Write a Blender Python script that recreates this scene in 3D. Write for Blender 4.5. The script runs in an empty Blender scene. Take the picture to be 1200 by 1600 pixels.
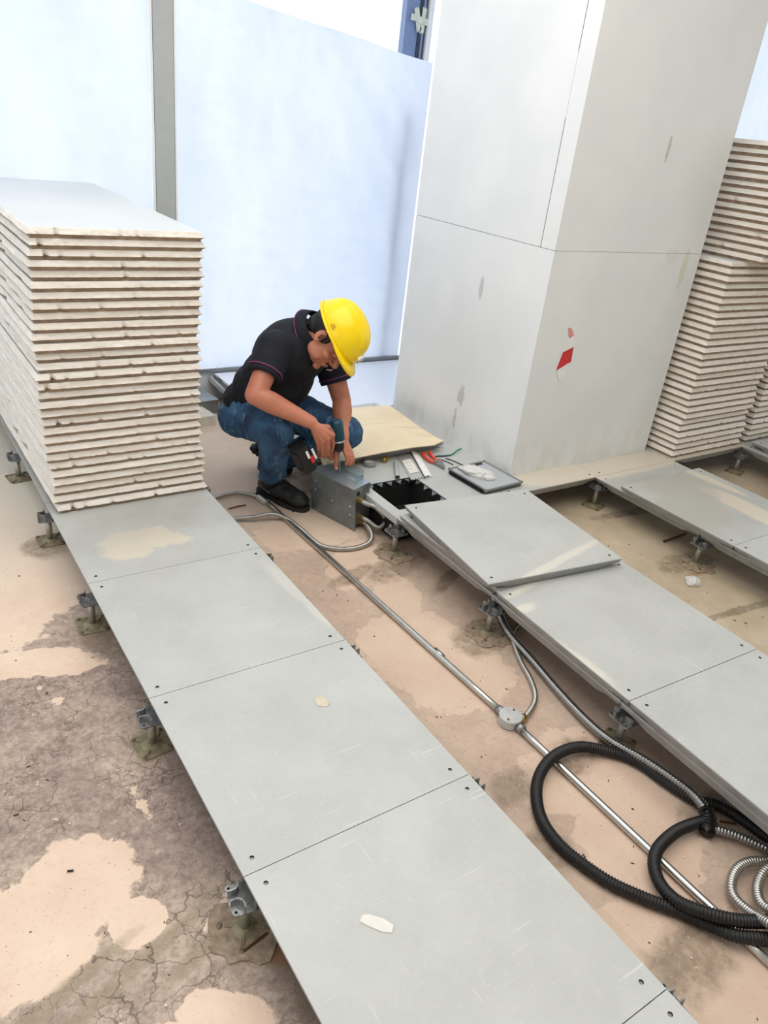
import bpy, bmesh, math, random
from mathutils import Vector, Matrix, noise
rnd = random.Random(7)
PI = math.pi
SC = bpy.context.scene
COL = SC.collection

# ------------------------------------------------------------------ camera, world, lights, exposure
CAM_F, CAM_RX, CAM_ROLL, CAM_RZ = 1184.19, 1.10274, 0.123338, -0.637912
CAM_C = Vector((-0.460958, -0.946920, 1.394748))
CAM_M = Matrix.Rotation(CAM_RZ, 3, 'Z') @ Matrix.Rotation(CAM_RX, 3, 'X') @ Matrix.Rotation(CAM_ROLL, 3, 'Z')
cd = bpy.data.cameras.new('camera'); cam = bpy.data.objects.new('camera', cd); COL.objects.link(cam)
cam.matrix_world = Matrix.Translation(CAM_C) @ CAM_M.to_4x4()
cd.sensor_fit = 'VERTICAL'; cd.sensor_height = 32; cd.lens = 32 * CAM_F / 1600; cd.clip_start = .05
SC.camera = cam
W = bpy.data.worlds.new('daylight'); SC.world = W; W.use_nodes = True
bg = W.node_tree.nodes['Background']; bg.inputs[0].default_value = (.90, .955, 1, 1); bg.inputs[1].default_value = 1.4
def area(name, loc, target, size, power, color):
    l = bpy.data.lights.new(name, 'AREA'); l.shape = 'RECTANGLE'; l.size, l.size_y = size; l.energy = power; l.color = color
    o = bpy.data.objects.new(name, l); COL.objects.link(o); o.location = loc
    o.rotation_euler = (Vector(target) - Vector(loc)).to_track_quat('-Z', 'Y').to_euler(); return o
area('overhead_fill', (0.5, 0.3, 3.2), (0.5, 0.3, 0), (3.4, 3.4), 88, (1, .955, .90))  # unseen overhead fill light, added to brighten the floor
vs = SC.view_settings; vs.view_transform = 'Standard'; vs.look = 'None'; vs.gamma = 1; vs.use_curve_mapping = False
vs.exposure = 0.12

# measuring helpers: sight line of a photo pixel met with a real plane
def ray(x, y): return CAM_M @ Vector(((x - 600) / CAM_F, -(y - 800) / CAM_F, -1))
def at(x, y, z=0.0):
    d = ray(x, y); return CAM_C + d * ((z - CAM_C.z) / d.z)
FD = Vector((.596, .803, 0)).normalized(); RD = Vector((FD.y, -FD.x, 0)); ZD = Vector((0, 0, 1))
def J(x, y, d):
    r = ray(x, y); return CAM_C + r * (d / r.dot(FD))
SUB = -.158      # level of the concrete slab; access floor tops are at z = 0

# ------------------------------------------------------------------ materials
def rgb(*c):
    return tuple(((v/255)/12.92 if v/255 <= .04045 else ((v/255+.055)/1.055)**2.4) for v in c) + (1,)
class NT:
    def __init__(s, name):
        s.m = bpy.data.materials.new(name); s.m.use_nodes = True; s.t = s.m.node_tree
        s.b = s.t.nodes['Principled BSDF']; s.out = s.t.nodes['Material Output']; s._p = None
    def n(s, typ, **kw):
        n = s.t.nodes.new(typ)
        for k, v in kw.items():
            if k in n.inputs: s.set(n.inputs[k], v)
            else: setattr(n, k, v)
        return n
    def set(s, inp, v):
        if hasattr(v, 'is_output'): s.t.links.new(v, inp)
        else: inp.default_value = v
    def pos(s, obj=False):
        if obj: return s.n('ShaderNodeTexCoord').outputs['Object']
        if s._p is None: s._p = s.n('ShaderNodeNewGeometry').outputs['Position']
        return s._p
    def noise(s, scale, detail=4, rough=.55, vec=None, dist=0):
        n = s.n('ShaderNodeTexNoise', Scale=scale, Detail=detail, Roughness=rough, Distortion=dist, Vector=vec or s.pos()); return n.outputs[0]
    def ramp(s, fac, a, b, lo=(0, 0, 0, 1), hi=(1, 1, 1, 1)):
        n = s.n('ShaderNodeValToRGB', Fac=fac); e = n.color_ramp.elements
        e[0].position, e[1].position = a, b; e[0].color, e[1].color = lo, hi; return n.outputs[0]
    def math(s, op, a, b=0.0, clamp=False):
        n = s.n('ShaderNodeMath', operation=op, use_clamp=clamp); s.set(n.inputs[0], a); s.set(n.inputs[1], b); return n.outputs[0]
    def mix(s, fac, a, b, mode='MIX'):
        n = s.n('ShaderNodeMix', data_type='RGBA', blend_type=mode); s.set(n.inputs[0], fac); s.set(n.inputs[6], a); s.set(n.inputs[7], b); return n.outputs[2]
    def bump(s, h, strength=.3, dist=.01):
        n = s.n('ShaderNodeBump', Strength=strength, Distance=dist, Height=h); s.t.links.new(n.outputs[0], s.b.inputs['Normal'])
    def col(s, v): s.set(s.b.inputs['Base Color'], v); return s
    def p(s, **kw):
        for k, v in kw.items(): s.set(s.b.inputs[k.replace('_', ' ')], v)
        return s
    def mapped(s, scale=(1, 1, 1), rot=(0, 0, 0), vec=None):
        return s.n('ShaderNodeMapping', Vector=vec or s.pos(), Scale=scale, Rotation=rot).outputs[0]
    def blobs(s, items, wob=.09, wscale=7, soft=.10):
        """irregular patches at real places: items = (cx, cy, rx, ry, angle); returns mask 0..1"""
        nz = s.n('ShaderNodeTexNoise', Scale=wscale, Detail=6, Roughness=.62, Vector=s.pos()).outputs[0]
        nz2 = s.math('MULTIPLY', s.math('SUBTRACT', nz, .5), wob * 20)
        acc = None
        for cx, cy, rx, ry, a in items:
            m = s.n('ShaderNodeMapping', vector_type='TEXTURE', Vector=s.pos(), Location=(cx, cy, 0), Rotation=(0, 0, a), Scale=(rx, ry, 1000)).outputs[0]
            l = s.n('ShaderNodeVectorMath', operation='LENGTH'); s.set(l.inputs[0], m)
            acc = l.outputs['Value'] if acc is None else s.math('MINIMUM', acc, l.outputs['Value'])
        v = s.math('ADD', acc, nz2)
        return s.math('DIVIDE', s.math('SUBTRACT', 1 + soft, v, False), 2 * soft, True)
def plain(name, c, rough=.6, metal=0, var=.12, scale=30, bump=0, **kw):
    m = NT(name); nz = m.noise(scale, 5)
    c2 = tuple(max(0, x * (1 - var)) for x in c[:3]) + (1,); c3 = tuple(min(1, x * (1 + var)) for x in c[:3]) + (1,)
    m.col(m.ramp(nz, .3, .7, c2, c3)); m.p(Roughness=rough, Metallic=metal, **kw)
    if bump: m.bump(nz, bump, .004)
    return m.m

def b2(px, z, rx, ry, a=0):
    p = at(*px, z); return (p.x, p.y, rx, ry, a)

def make_slab():
    m = NT('concrete_slab')
    peach = [b2((110, 1390), SUB, .155, .13, .4), b2((20, 1480), SUB, .17, .15, .2), b2((215, 1440), SUB, .06, .06, 0), b2((350, 1590), SUB, .10, .055, -.6), b2((255, 1640), SUB, .12, .05, -.3),
             b2((60, 1035), SUB, .20, .07, -.35), b2((60, 900), SUB, .26, .24, 0), b2((20, 800), SUB, .3, .35, 0), b2((-60, 980), SUB, .3, .2, 0),
             b2((620, 930), SUB, .16, .09, 1.2), b2((560, 880), SUB, .2, .12, .8), b2((650, 1010), SUB, .22, .2, .3), b2((480, 830), SUB, .25, .15, 0), b2((1000, 1300), SUB, .24, .16, .5), b2((1000, 1440), SUB, .3, .08, .2), b2((720, 1060), SUB, .2, .15, .2),
             b2((900, 1200), SUB, .2, .14, .2), b2((1140, 1540), SUB, .2, .1, .4), b2((980, 860), SUB, .5, .3, 0), b2((360, 730), SUB, .3, .3, 0), b2((1120, 960), SUB, .5, .3, 0)]
    pm = m.blobs(peach, .055, 13, .035)
    fk = m.n('ShaderNodeSeparateXYZ', Vector=m.pos()); pm = m.math('MAXIMUM', pm, m.math('MULTIPLY', m.ramp(m.noise(7.5, 6, .6), .655, .67), m.math('LESS_THAN', fk.outputs[0], 0)))
    n1 = m.noise(3.2, 8, .6); n2 = m.noise(34, 8, .7); n3 = m.noise(1.3, 3)
    base = m.mix(m.ramp(n2, .32, .68), rgb(132, 113, 106), rgb(182, 162, 150))
    base = m.mix(m.ramp(n1, .42, .6), base, m.mix(m.ramp(n2, .3, .7), rgb(160, 142, 128), rgb(206, 186, 168)))
    n4 = m.noise(85, 6, .75); base = m.mix(m.math('MULTIPLY', m.ramp(n4, .50, .66), .5), base, rgb(112, 96, 88)); base = m.mix(m.math('MULTIPLY', m.ramp(n4, .34, .46, (1, 1, 1, 1), (0, 0, 0, 1)), .4), base, rgb(206, 190, 174))
    pe = m.mix(m.ramp(n1, .3, .75), rgb(222, 192, 170), rgb(238, 216, 195))
    pe = m.mix(m.math('MULTIPLY', m.ramp(m.noise(60, 6, .7), .52, .72), .35), pe, rgb(196, 172, 150))
    c = m.mix(m.math('MULTIPLY', pm, .95), base, pe)
    # the slab left of the walkway's far end is dusty and pale; right of the middle run it is tan
    sx = m.n('ShaderNodeSeparateXYZ', Vector=m.pos())
    far = m.math('MULTIPLY', m.ramp(sx.outputs[1], .0, 1.0), .85)
    mr = m.n('ShaderNodeMapRange', Value=sx.outputs[1]); mr.inputs['From Min'].default_value = 1.2; mr.inputs['From Max'].default_value = 2.3
    c = m.mix(m.math('MULTIPLY', mr.outputs[0], .8), c, rgb(226, 220, 204))
    mr2 = m.n('ShaderNodeMapRange', Value=sx.outputs[0]); mr2.inputs['From Min'].default_value = 1.35; mr2.inputs['From Max'].default_value = 1.8
    mr5 = m.n('ShaderNodeMapRange', Value=sx.outputs[0]); mr5.inputs['From Min'].default_value = .15; mr5.inputs['From Max'].default_value = .6
    c = m.mix(m.math('MULTIPLY', mr5.outputs[0], .62), c, m.mix(m.ramp(n1, .3, .7), rgb(196, 170, 152), rgb(216, 192, 172)))
    tan = m.mix(m.ramp(n1, .35, .65), rgb(176, 160, 134), rgb(208, 194, 168))
    c = m.mix(m.math('MULTIPLY', mr2.outputs[0], .8), c, tan)
    mb_ = m.n('ShaderNodeMath', operation='COMPARE'); m.set(mb_.inputs[0], m.math('ADD', sx.outputs[0], m.math('MULTIPLY', m.math('SUBTRACT', n2, .5), .012))); mb_.inputs[1].default_value = .70; mb_.inputs[2].default_value = .045
    c = m.mix(m.math('MULTIPLY', mb_.outputs[0], .3), c, rgb(186, 170, 148))
    # dark greenish grime around the pedestals and the mortar trail
    g = [b2((620, 885), SUB, .16, .07, .3), b2((700, 905), SUB, .13, .03, .5), b2((745, 1000), SUB, .10, .08, .3), b2((500, 760), SUB, .14, .12, .8), b2((550, 900), SUB, .12, .035, .3), b2((460, 740), SUB, .1, .06, 0),
         b2((800, 1230), SUB, .08, .05, .3), b2((900, 1180), SUB, .1, .06, 0), b2((70, 855), SUB, .08, .08, 0), b2((990, 800), SUB, .25, .03, -.1), b2((1170, 950), SUB, .3, .02, -.1), b2((1070, 880), SUB, .16, .07, 0),
         b2((1080, 1500), SUB, .12, .07, 0), b2((850, 1340), SUB, .1, .06, .3), b2((1110, 1270), SUB, .1, .06, 0), b2((430, 1470), SUB, .05, .07, 0), b2((500, 1540), SUB, .06, .2, 0), b2((150, 1000), SUB, .05, .1, 0)]
    gm = m.math('MULTIPLY', m.blobs(g, .06, 18, .25), m.ramp(n2, .25, .6, (.25,) * 3 + (1,)))
    c = m.mix(m.math('MULTIPLY', gm, .72), c, rgb(122, 106, 88))
    t = [b2((190, 1530), SUB, .26, .018, .35), b2((60, 1585), SUB, .2, .02, .35), b2((330, 1470), SUB, .12, .02, .35)]
    c = m.mix(m.math('MULTIPLY', m.blobs(t, .05, 25, .3), .6), c, rgb(150, 134, 112))
    r = [b2((455, 1480), SUB, .05, .03, 0), b2((1090, 895), SUB, .05, .02, 0)]
    c = m.mix(m.math('MULTIPLY', m.blobs(r, .04, 20, .4), .6), c, rgb(150, 98, 50))
    # cracks
    wob = m.n('ShaderNodeVectorMath', operation='ADD'); m.set(wob.inputs[0], m.pos())
    sc = m.n('ShaderNodeVectorMath', operation='SCALE'); m.set(sc.inputs[0], m.n('ShaderNodeTexNoise', Scale=14, Detail=5, Vector=m.pos()).outputs['Color']); sc.inputs['Scale'].default_value = .09
    m.set(wob.inputs[1], sc.outputs[0])
    def crack(scale, w):
        v = m.n('ShaderNodeTexVoronoi', feature='DISTANCE_TO_EDGE', Scale=scale, Vector=wob.outputs[0]); return m.ramp(v.outputs['Distance'], w * .3, w, (1, 1, 1, 1), (0, 0, 0, 1))
    inv = m.math('SUBTRACT', 1, pm, True)
    ck = m.math('MULTIPLY', m.math('MAXIMUM', m.math('MULTIPLY', crack(13, .022), m.ramp(m.noise(4, 3), .42, .56)), m.math('MULTIPLY', crack(34, .03), m.ramp(m.noise(7, 3), .5, .62))), inv)
    ck = m.math('MULTIPLY', ck, m.math('SUBTRACT', 1, m.math('MULTIPLY', mr.outputs[0], .9), True))
    mr4 = m.n('ShaderNodeMapRange', Value=sx.outputs[0]); mr4.inputs['From Min'].default_value = .6; mr4.inputs['From Max'].default_value = .3
    ck = m.math('MULTIPLY', ck, m.math('ADD', m.math('MULTIPLY', mr4.outputs[0], .75), .2))
    c = m.mix(m.math('MULTIPLY', ck, .75), c, rgb(92, 76, 66))
    sp = m.ramp(m.noise(150, 2), .70, .74); c = m.mix(m.math('MULTIPLY', sp, .5), c, rgb(235, 228, 214))
    c = m.mix(m.math('MULTIPLY', m.ramp(m.noise(120, 2, .5, m.mapped((1, 1.4, 1))), .27, .31, (1, 1, 1, 1), (0, 0, 0, 1)), .6), c, rgb(80, 66, 56))
    m.col(c); m.p(Roughness=.62); m.b.inputs['Specular IOR Level'].default_value = .35
    h = m.math('ADD', m.math('MULTIPLY', n2, .5), m.math('MULTIPLY', pm, .5)); h = m.math('SUBTRACT', h, ck); m.bump(h, .35, .004)
    return m.m

def make_panel_mat():
    m = NT('access_panel_laminate')
    n1 = m.noise(4, 6, .6); n2 = m.noise(70, 5, .7)
    c = m.mix(m.ramp(n1, .3, .7), rgb(179, 181, 178), rgb(193, 195, 192))
    c = m.mix(m.math('MULTIPLY', m.ramp(n2, .55, .75), .35), c, rgb(218, 217, 210))
    # scuffs: short fine scratches in two directions
    for sc_, ro in (((5, 160, 1), .6), ((140, 5, 1), .25), ((4, 120, 1), -.9)):
        s_ = m.ramp(m.noise(1.0, 3, .5, m.mapped(sc_, (0, 0, ro))), .66, .72)
        c = m.mix(m.math('MULTIPLY', m.math('MULTIPLY', s_, m.ramp(m.noise(6, 2), .45, .6)), .4), c, rgb(226, 226, 221))
    dust = [b2((228, 842), 0, .16, .075, -.15), b2((205, 862), 0, .09, .05, .2)]
    c = m.mix(m.math('MULTIPLY', m.blobs(dust, .10, 9, .10), .75), c, rgb(216, 207, 188))
    greyer = [b2((180, 830), 0, .24, .12, 0), b2((320, 800), 0, .2, .1, 0)]  # greyer areas on the walkway before the board stack
    c = m.mix(m.math('MULTIPLY', m.blobs(greyer, .05, 8, .4), .28), c, rgb(160, 158, 154))
    strip = [b2((455, 915), 0, .03, .16, .1), b2((500, 960), 0, .02, .08, .1)]  # pale reflection bands on the walkway painted into the colour
    c = m.mix(m.math('MULTIPLY', m.blobs(strip, .02, 8, .3), .45), c, rgb(216, 214, 206))
    lite = [b2((870, 878), .075, .30, .018, .20), b2((900, 1030), .037, .03, .13, .1), b2((930, 1060), .037, .02, .1, .1), b2((820, 950), .037, .05, .02, 0)]
    c = m.mix(m.math('MULTIPLY', m.blobs(lite, .05, 24, .3), .6), c, rgb(226, 219, 204))
    tan = [b2((1180, 800), .037, .07, .3, 0), b2((1110, 750), .037, .03, .2, .1), b2((900, 740), 0, .42, .10, -.1), b2((980, 725), 0, .5, .10, 0), b2((1100, 710), 0, .4, .06, 0)]
    c = m.mix(m.math('MULTIPLY', m.blobs(tan, .03, 9, .15), .75), c, rgb(224, 213, 192))
    gry = [b2((1060, 760), .037, .19, .2, 0), b2((1080, 800), .037, .22, .16, 0)]
    c = m.mix(m.math('MULTIPLY', m.blobs(gry, .04, 9, .08), .5), c, rgb(182, 178, 168))
    dots = m.ramp(m.noise(95, 2), .24, .28, (1, 1, 1, 1), (0, 0, 0, 1)); c = m.mix(m.math('MULTIPLY', dots, .3), c, rgb(120, 112, 100))
    m.col(c); m.p(Roughness=.42); m.bump(n2, .05, .001)
    return m.m

M = {}
M['slab'] = make_slab()
M['panel'] = make_panel_mat()
M['pan'] = plain('zinc_pan', rgb(150, 150, 148), .5, .35, .12, 18, .1)
M['pan_dark'] = plain('dark_grey_steel', rgb(88, 88, 88), .5, .4)  # dark grey steel for the lid tray and vent slots
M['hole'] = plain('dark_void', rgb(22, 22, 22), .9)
M['cast'] = plain('cast_aluminium', rgb(150, 152, 152), .38, .75, .25, 60, .3)
M['post'] = plain('galvanised_post', rgb(172, 168, 156), .4, .6, .2, 40, .1)
M['base'] = plain('dirty_base_plate', rgb(150, 140, 112), .7, .25, .3, 50, .4)
M['screw'] = plain('screw_steel', rgb(120, 105, 92), .5, .6)
M['conduit'] = plain('bright_conduit', rgb(196, 196, 192), .25, .95, .08, 30, .02)
M['flex'] = plain('galvanised_flex', rgb(178, 176, 170), .3, .9, .12, 40, .05)
M['flex_dark'] = plain('steel_flex_heavy', rgb(160, 160, 158), .25, .95, .12, 40, .05)
M['black'] = plain('black_hose_plastic', rgb(14, 14, 16), .42, 0, .3, 25, .1)
M['dusty'] = plain('dusty_black_hose', rgb(20, 20, 21), .5, 0, .5, 30, .1)
M['brass'] = plain('brass', rgb(186, 156, 96), .35, .9, .15)
M['steelbox'] = plain('galvanised_sheet', rgb(128, 136, 138), .36, .65, .16, 22, .05)
M['steeltop'] = plain('galvanised_sheet_lit_top', rgb(176, 186, 190), .3, .6, .08, 22, .03)  # paler copy for top faces, light from above put into colour
M['red'] = plain('red_plastic', rgb(206, 40, 44), .45, 0, .1)
M['orange'] = plain('orange_grip', rgb(232, 68, 34), .4, 0, .1)
M['white'] = plain('white_plastic', rgb(236, 236, 234), .5, 0, .04)
M['label'] = plain('printed_label', rgb(226, 222, 214), .6, 0, .05)
M['tape'] = plain('grey_tape', rgb(140, 142, 142), .5, 0, .05)
M['alu'] = plain('aluminium', rgb(206, 208, 208), .35, .6, .08)
M['green'] = plain('green_wire', rgb(22, 130, 92), .4, 0, .05)
M['bluewire'] = plain('dark_blue_wire', rgb(34, 56, 84), .4, 0, .05)
M['yellow'] = None
M['frame_blue'] = plain('mullion_paint', rgb(122, 140, 176), .45, 0, .05)
M['frame_dark'] = plain('dark_gasket', rgb(52, 58, 74), .5, 0, .1)
M['frame_grey'] = plain('grey_mullion', rgb(176, 180, 180), .5, 0, .04, 12)
M['sill'] = plain('sill_trim', rgb(128, 134, 138), .45, .2, .05)
M['rust'] = plain('rusty_iron', rgb(92, 56, 36), .8, .2, .3, 60)
M['rubble'] = plain('rubble_chip', rgb(222, 210, 194), .8, 0, .15, 80)
M['grout'] = plain('mortar', rgb(156, 138, 118), .9, 0, .35, 60, .6)
M['concrete'] = plain('concrete_block', rgb(206, 202, 190), .85, 0, .12, 40, .4)
def jitmat():
    m = NT('board_core'); o = m.n('ShaderNodeObjectInfo'); n = m.noise(9, 6, .65, m.mapped((1, 1, 9)))
    c = m.mix(m.ramp(n, .35, .7), rgb(222, 214, 202), rgb(244, 239, 231))
    c = m.mix(m.math('MULTIPLY', m.ramp(m.noise(22, 6, .7, m.mapped((1, 1, 6))), .60, .72), .6), c, rgb(168, 146, 126))
    c = m.mix(m.math('MULTIPLY', m.ramp(o.outputs['Random'], .4, 1), .35), c, rgb(222, 206, 192))
    m.col(c); m.p(Roughness=.85); m.bump(m.noise(60, 5, .7), .5, .004); return m.m
M['core'] = jitmat()
def facemat():
    m = NT('board_face'); c = m.mix(m.ramp(m.noise(2, 4), .3, .7), rgb(202, 207, 209), rgb(212, 216, 218)); m.col(c); m.p(Roughness=.5); return m.m
M['face'] = facemat()
M['undercut_shade'] = plain('board_undercut_shade', rgb(160, 138, 116), .9, 0, .25, 26, .5)  # shade under the edge bulge put into a darker, browner core colour
def pillar_mat():
    m = NT('pillar_board'); n = m.noise(3, 5)
    c = m.mix(m.ramp(n, .3, .7), rgb(226, 228, 228), rgb(236, 237, 236))
    sx = m.n('ShaderNodeSeparateXYZ', Vector=m.pos())
    zz = m.n('ShaderNodeMapRange', Value=sx.outputs[2]); zz.inputs['From Min'].default_value = .22; zz.inputs['From Max'].default_value = 0
    c = m.mix(m.math('MULTIPLY', m.math('MULTIPLY', zz.outputs[0], m.ramp(m.noise(11, 6, .6, m.mapped((1, 1, .5))), .45, .65)), .4), c, rgb(206, 190, 174))
    # scuffs at their places on the two faces
    def spot(px, plane_x, rx, rz_, col_, k, wob=.08):
        nonlocal c
        d = ray(*px)
        p = CAM_C + d * ((PX0 - CAM_C.x) / d.x) if plane_x else CAM_C + d * ((PY0 - CAM_C.y) / d.y)
        mp = m.n('ShaderNodeMapping', vector_type='TEXTURE', Vector=m.pos(), Location=p, Scale=(rx, rx, rz_)).outputs[0]
        l = m.n('ShaderNodeVectorMath', operation='LENGTH'); m.set(l.inputs[0], mp)
        v = m.math('ADD', l.outputs['Value'], m.math('MULTIPLY', m.math('SUBTRACT', m.noise(38, 6, .7), .5), wob * 40))
        mk = m.math('DIVIDE', m.math('SUBTRACT', 1.15, v), .3, True); c = m.mix(m.math('MULTIPLY', mk, k), c, col_)
    PX0, PY0 = 1.95, 1.36
    spot((752, 450), True, .014, .05, rgb(190, 190, 190), .8, .02)
    spot((720, 620), True, .022, .05, rgb(150, 150, 152), .5)
    spot((710, 655), True, .01, .05, rgb(150, 150, 150), .5)
    spot((1045, 232), False, .01, .05, rgb(186, 184, 178), .8, .05)
    spot((1068, 420), False, .02, .08, rgb(206, 206, 178), .6, .05)
    spot((1050, 400), False, .05, .03, rgb(224, 220, 214), .6, .03)
    m.col(c); m.p(Roughness=.45); return m.m
M['pillar'] = pillar_mat()
M['joint'] = plain('dark_joint', rgb(96, 98, 102), .8)
M['joint_light'] = plain('pale_joint', rgb(172, 172, 172), .8)
def sheetmat():
    m = NT('translucent_sheeting'); t = m.t
    n = m.noise(2.2, 6, .6, m.mapped((1.2, 1, .55), (0, .6, 0))); f = m.noise(45, 3, .6)
    c = m.mix(m.ramp(n, .3, .7), rgb(212, 221, 240), rgb(232, 238, 250))
    d = m.n('ShaderNodeBsdfDiffuse', Color=c); tr = m.n('ShaderNodeBsdfTranslucent', Color=c); g = m.n('ShaderNodeBsdfGlossy', Color=(1, 1, 1, 1), Roughness=.4)
    bm = m.n('ShaderNodeBump', Strength=.25, Distance=.004, Height=f)
    for x in (d, tr, g): t.links.new(bm.outputs[0], x.inputs['Normal'])
    a = m.n('ShaderNodeMixShader'); a.inputs[0].default_value = .62; t.links.new(d.outputs[0], a.inputs[1]); t.links.new(tr.outputs[0], a.inputs[2])
    b = m.n('ShaderNodeMixShader'); b.inputs[0].default_value = .06; t.links.new(a.outputs[0], b.inputs[1]); t.links.new(g.outputs[0], b.inputs[2])
    t.links.new(b.outputs[0], m.out.inputs[0]); return m.m
M['sheet'] = sheetmat()
def glass(name, tint, alpha):
    m = NT(name); t = m.t
    tr = m.n('ShaderNodeBsdfTransparent', Color=tint); g = m.n('ShaderNodeBsdfGlossy', Color=(1, 1, 1, 1), Roughness=.12); a = m.n('ShaderNodeMixShader'); a.inputs[0].default_value = alpha
    t.links.new(tr.outputs[0], a.inputs[1]); t.links.new(g.outputs[0], a.inputs[2]); t.links.new(a.outputs[0], m.out.inputs[0]); return m.m
M['acrylic'] = glass('clear_acrylic', (.82, .9, .92, 1), .18)
def denim():
    m = NT('denim'); n = m.noise(5, 5, .6); w = m.noise(1, 4, .6, m.mapped((30, 30, 9)))
    c = m.mix(m.ramp(n, .35, .72), rgb(14, 42, 70), rgb(66, 112, 150))  # wash noise; highlights and crease shade put into its contrast
    c = m.mix(m.math('MULTIPLY', m.ramp(w, .55, .72), .5), c, rgb(136, 172, 200))
    m.col(c); m.p(Roughness=.85); m.bump(m.math('ADD', w, m.math('MULTIPLY', m.noise(300, 2), .1)), .5, .012); return m.m
M['denim'] = denim()
def cloth(name, a, b):
    m = NT(name); m.col(m.mix(m.ramp(m.noise(4, 4), .35, .7), a, b)); m.p(Roughness=.85); m.bump(m.noise(9, 4, .55, m.mapped((1, 1, .5))), .6, .02); return m.m
M['shirt'] = cloth('navy_polo', rgb(4, 5, 10), rgb(13, 21, 38))
M['trimline'] = plain('magenta_piping', rgb(120, 50, 98), .7, 0, .1)
M['seam'] = plain('denim_stitch', rgb(120, 146, 170), .8, 0, .1)
def skin():
    m = NT('skin'); m.col(m.mix(m.ramp(m.noise(7, 5), .3, .72), rgb(166, 100, 76), rgb(202, 132, 104))); m.p(Roughness=.5, Subsurface_Weight=.08); m.b.inputs['Subsurface Radius'].default_value = (.02, .008, .004)
    m.bump(m.noise(90, 3), .08, .002); return m.m
M['skin'] = skin()
M['nail'] = plain('fingernail', rgb(222, 176, 160), .35, 0, .03)
M['lip'] = plain('lips', rgb(128, 70, 62), .5)
M['hair'] = plain('black_hair', rgb(18, 15, 15), .6, 0, .3, 120, .4)
M['eye'] = plain('eye_white', rgb(220, 214, 208), .3, 0, .02)
M['iris'] = plain('dark_iris', rgb(26, 18, 14), .3)
M['boot'] = plain('black_work_boot', rgb(24, 23, 24), .55, 0, .4, 25, .4)
M['sole'] = plain('boot_sole', rgb(34, 34, 35), .7, 0, .3, 50, .3)
M['sock'] = plain('sock_grey', rgb(60, 60, 62), .8)
M['hat'] = plain('yellow_helmet', rgb(250, 214, 4), .28, 0, .02)
M['drill'] = plain('drill_blue_plastic', rgb(16, 62, 80), .4, 0, .15)
M['drill_black'] = plain('drill_black', rgb(20, 20, 22), .45, 0, .3, 40, .2)
M['tapestripe'] = None
def kraft():
    m = NT('kraft_cardboard'); n = m.noise(5, 5); c = m.mix(m.ramp(n, .3, .7), rgb(226, 206, 172), rgb(240, 224, 194))
    st = m.blobs([b2((640, 672), .04, .12, .008, -.35), b2((665, 685), .04, .06, .006, -.4), b2((590, 666), .04, .2, .004, -.1)], .05, 40, .4)
    c = m.mix(m.math('MULTIPLY', st, .25), c, rgb(160, 138, 108)); m.col(c); m.p(Roughness=.8); m.bump(m.noise(9, 3), .2, .01); return m.m
M['kraft'] = kraft()
def bagmat():
    m = NT('clear_bag'); t = m.t; c = rgb(240, 238, 234)
    tr = m.n('ShaderNodeBsdfTransparent', Color=(.97, .97, .97, 1)); g = m.n('ShaderNodeBsdfPrincipled'); g.inputs['Base Color'].default_value = c; g.inputs['Roughness'].default_value = .3
    bp = m.n('ShaderNodeBump', Strength=.8, Distance=.01, Height=m.noise(30, 5, .7)); t.links.new(bp.outputs[0], g.inputs['Normal'])
    a = m.n('ShaderNodeMixShader'); a.inputs[0].default_value = .75; t.links.new(tr.outputs[0], a.inputs[1]); t.links.new(g.outputs[0], a.inputs[2]); t.links.new(a.outputs[0], m.out.inputs[0]); return m.m
M['bag'] = bagmat()

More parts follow.
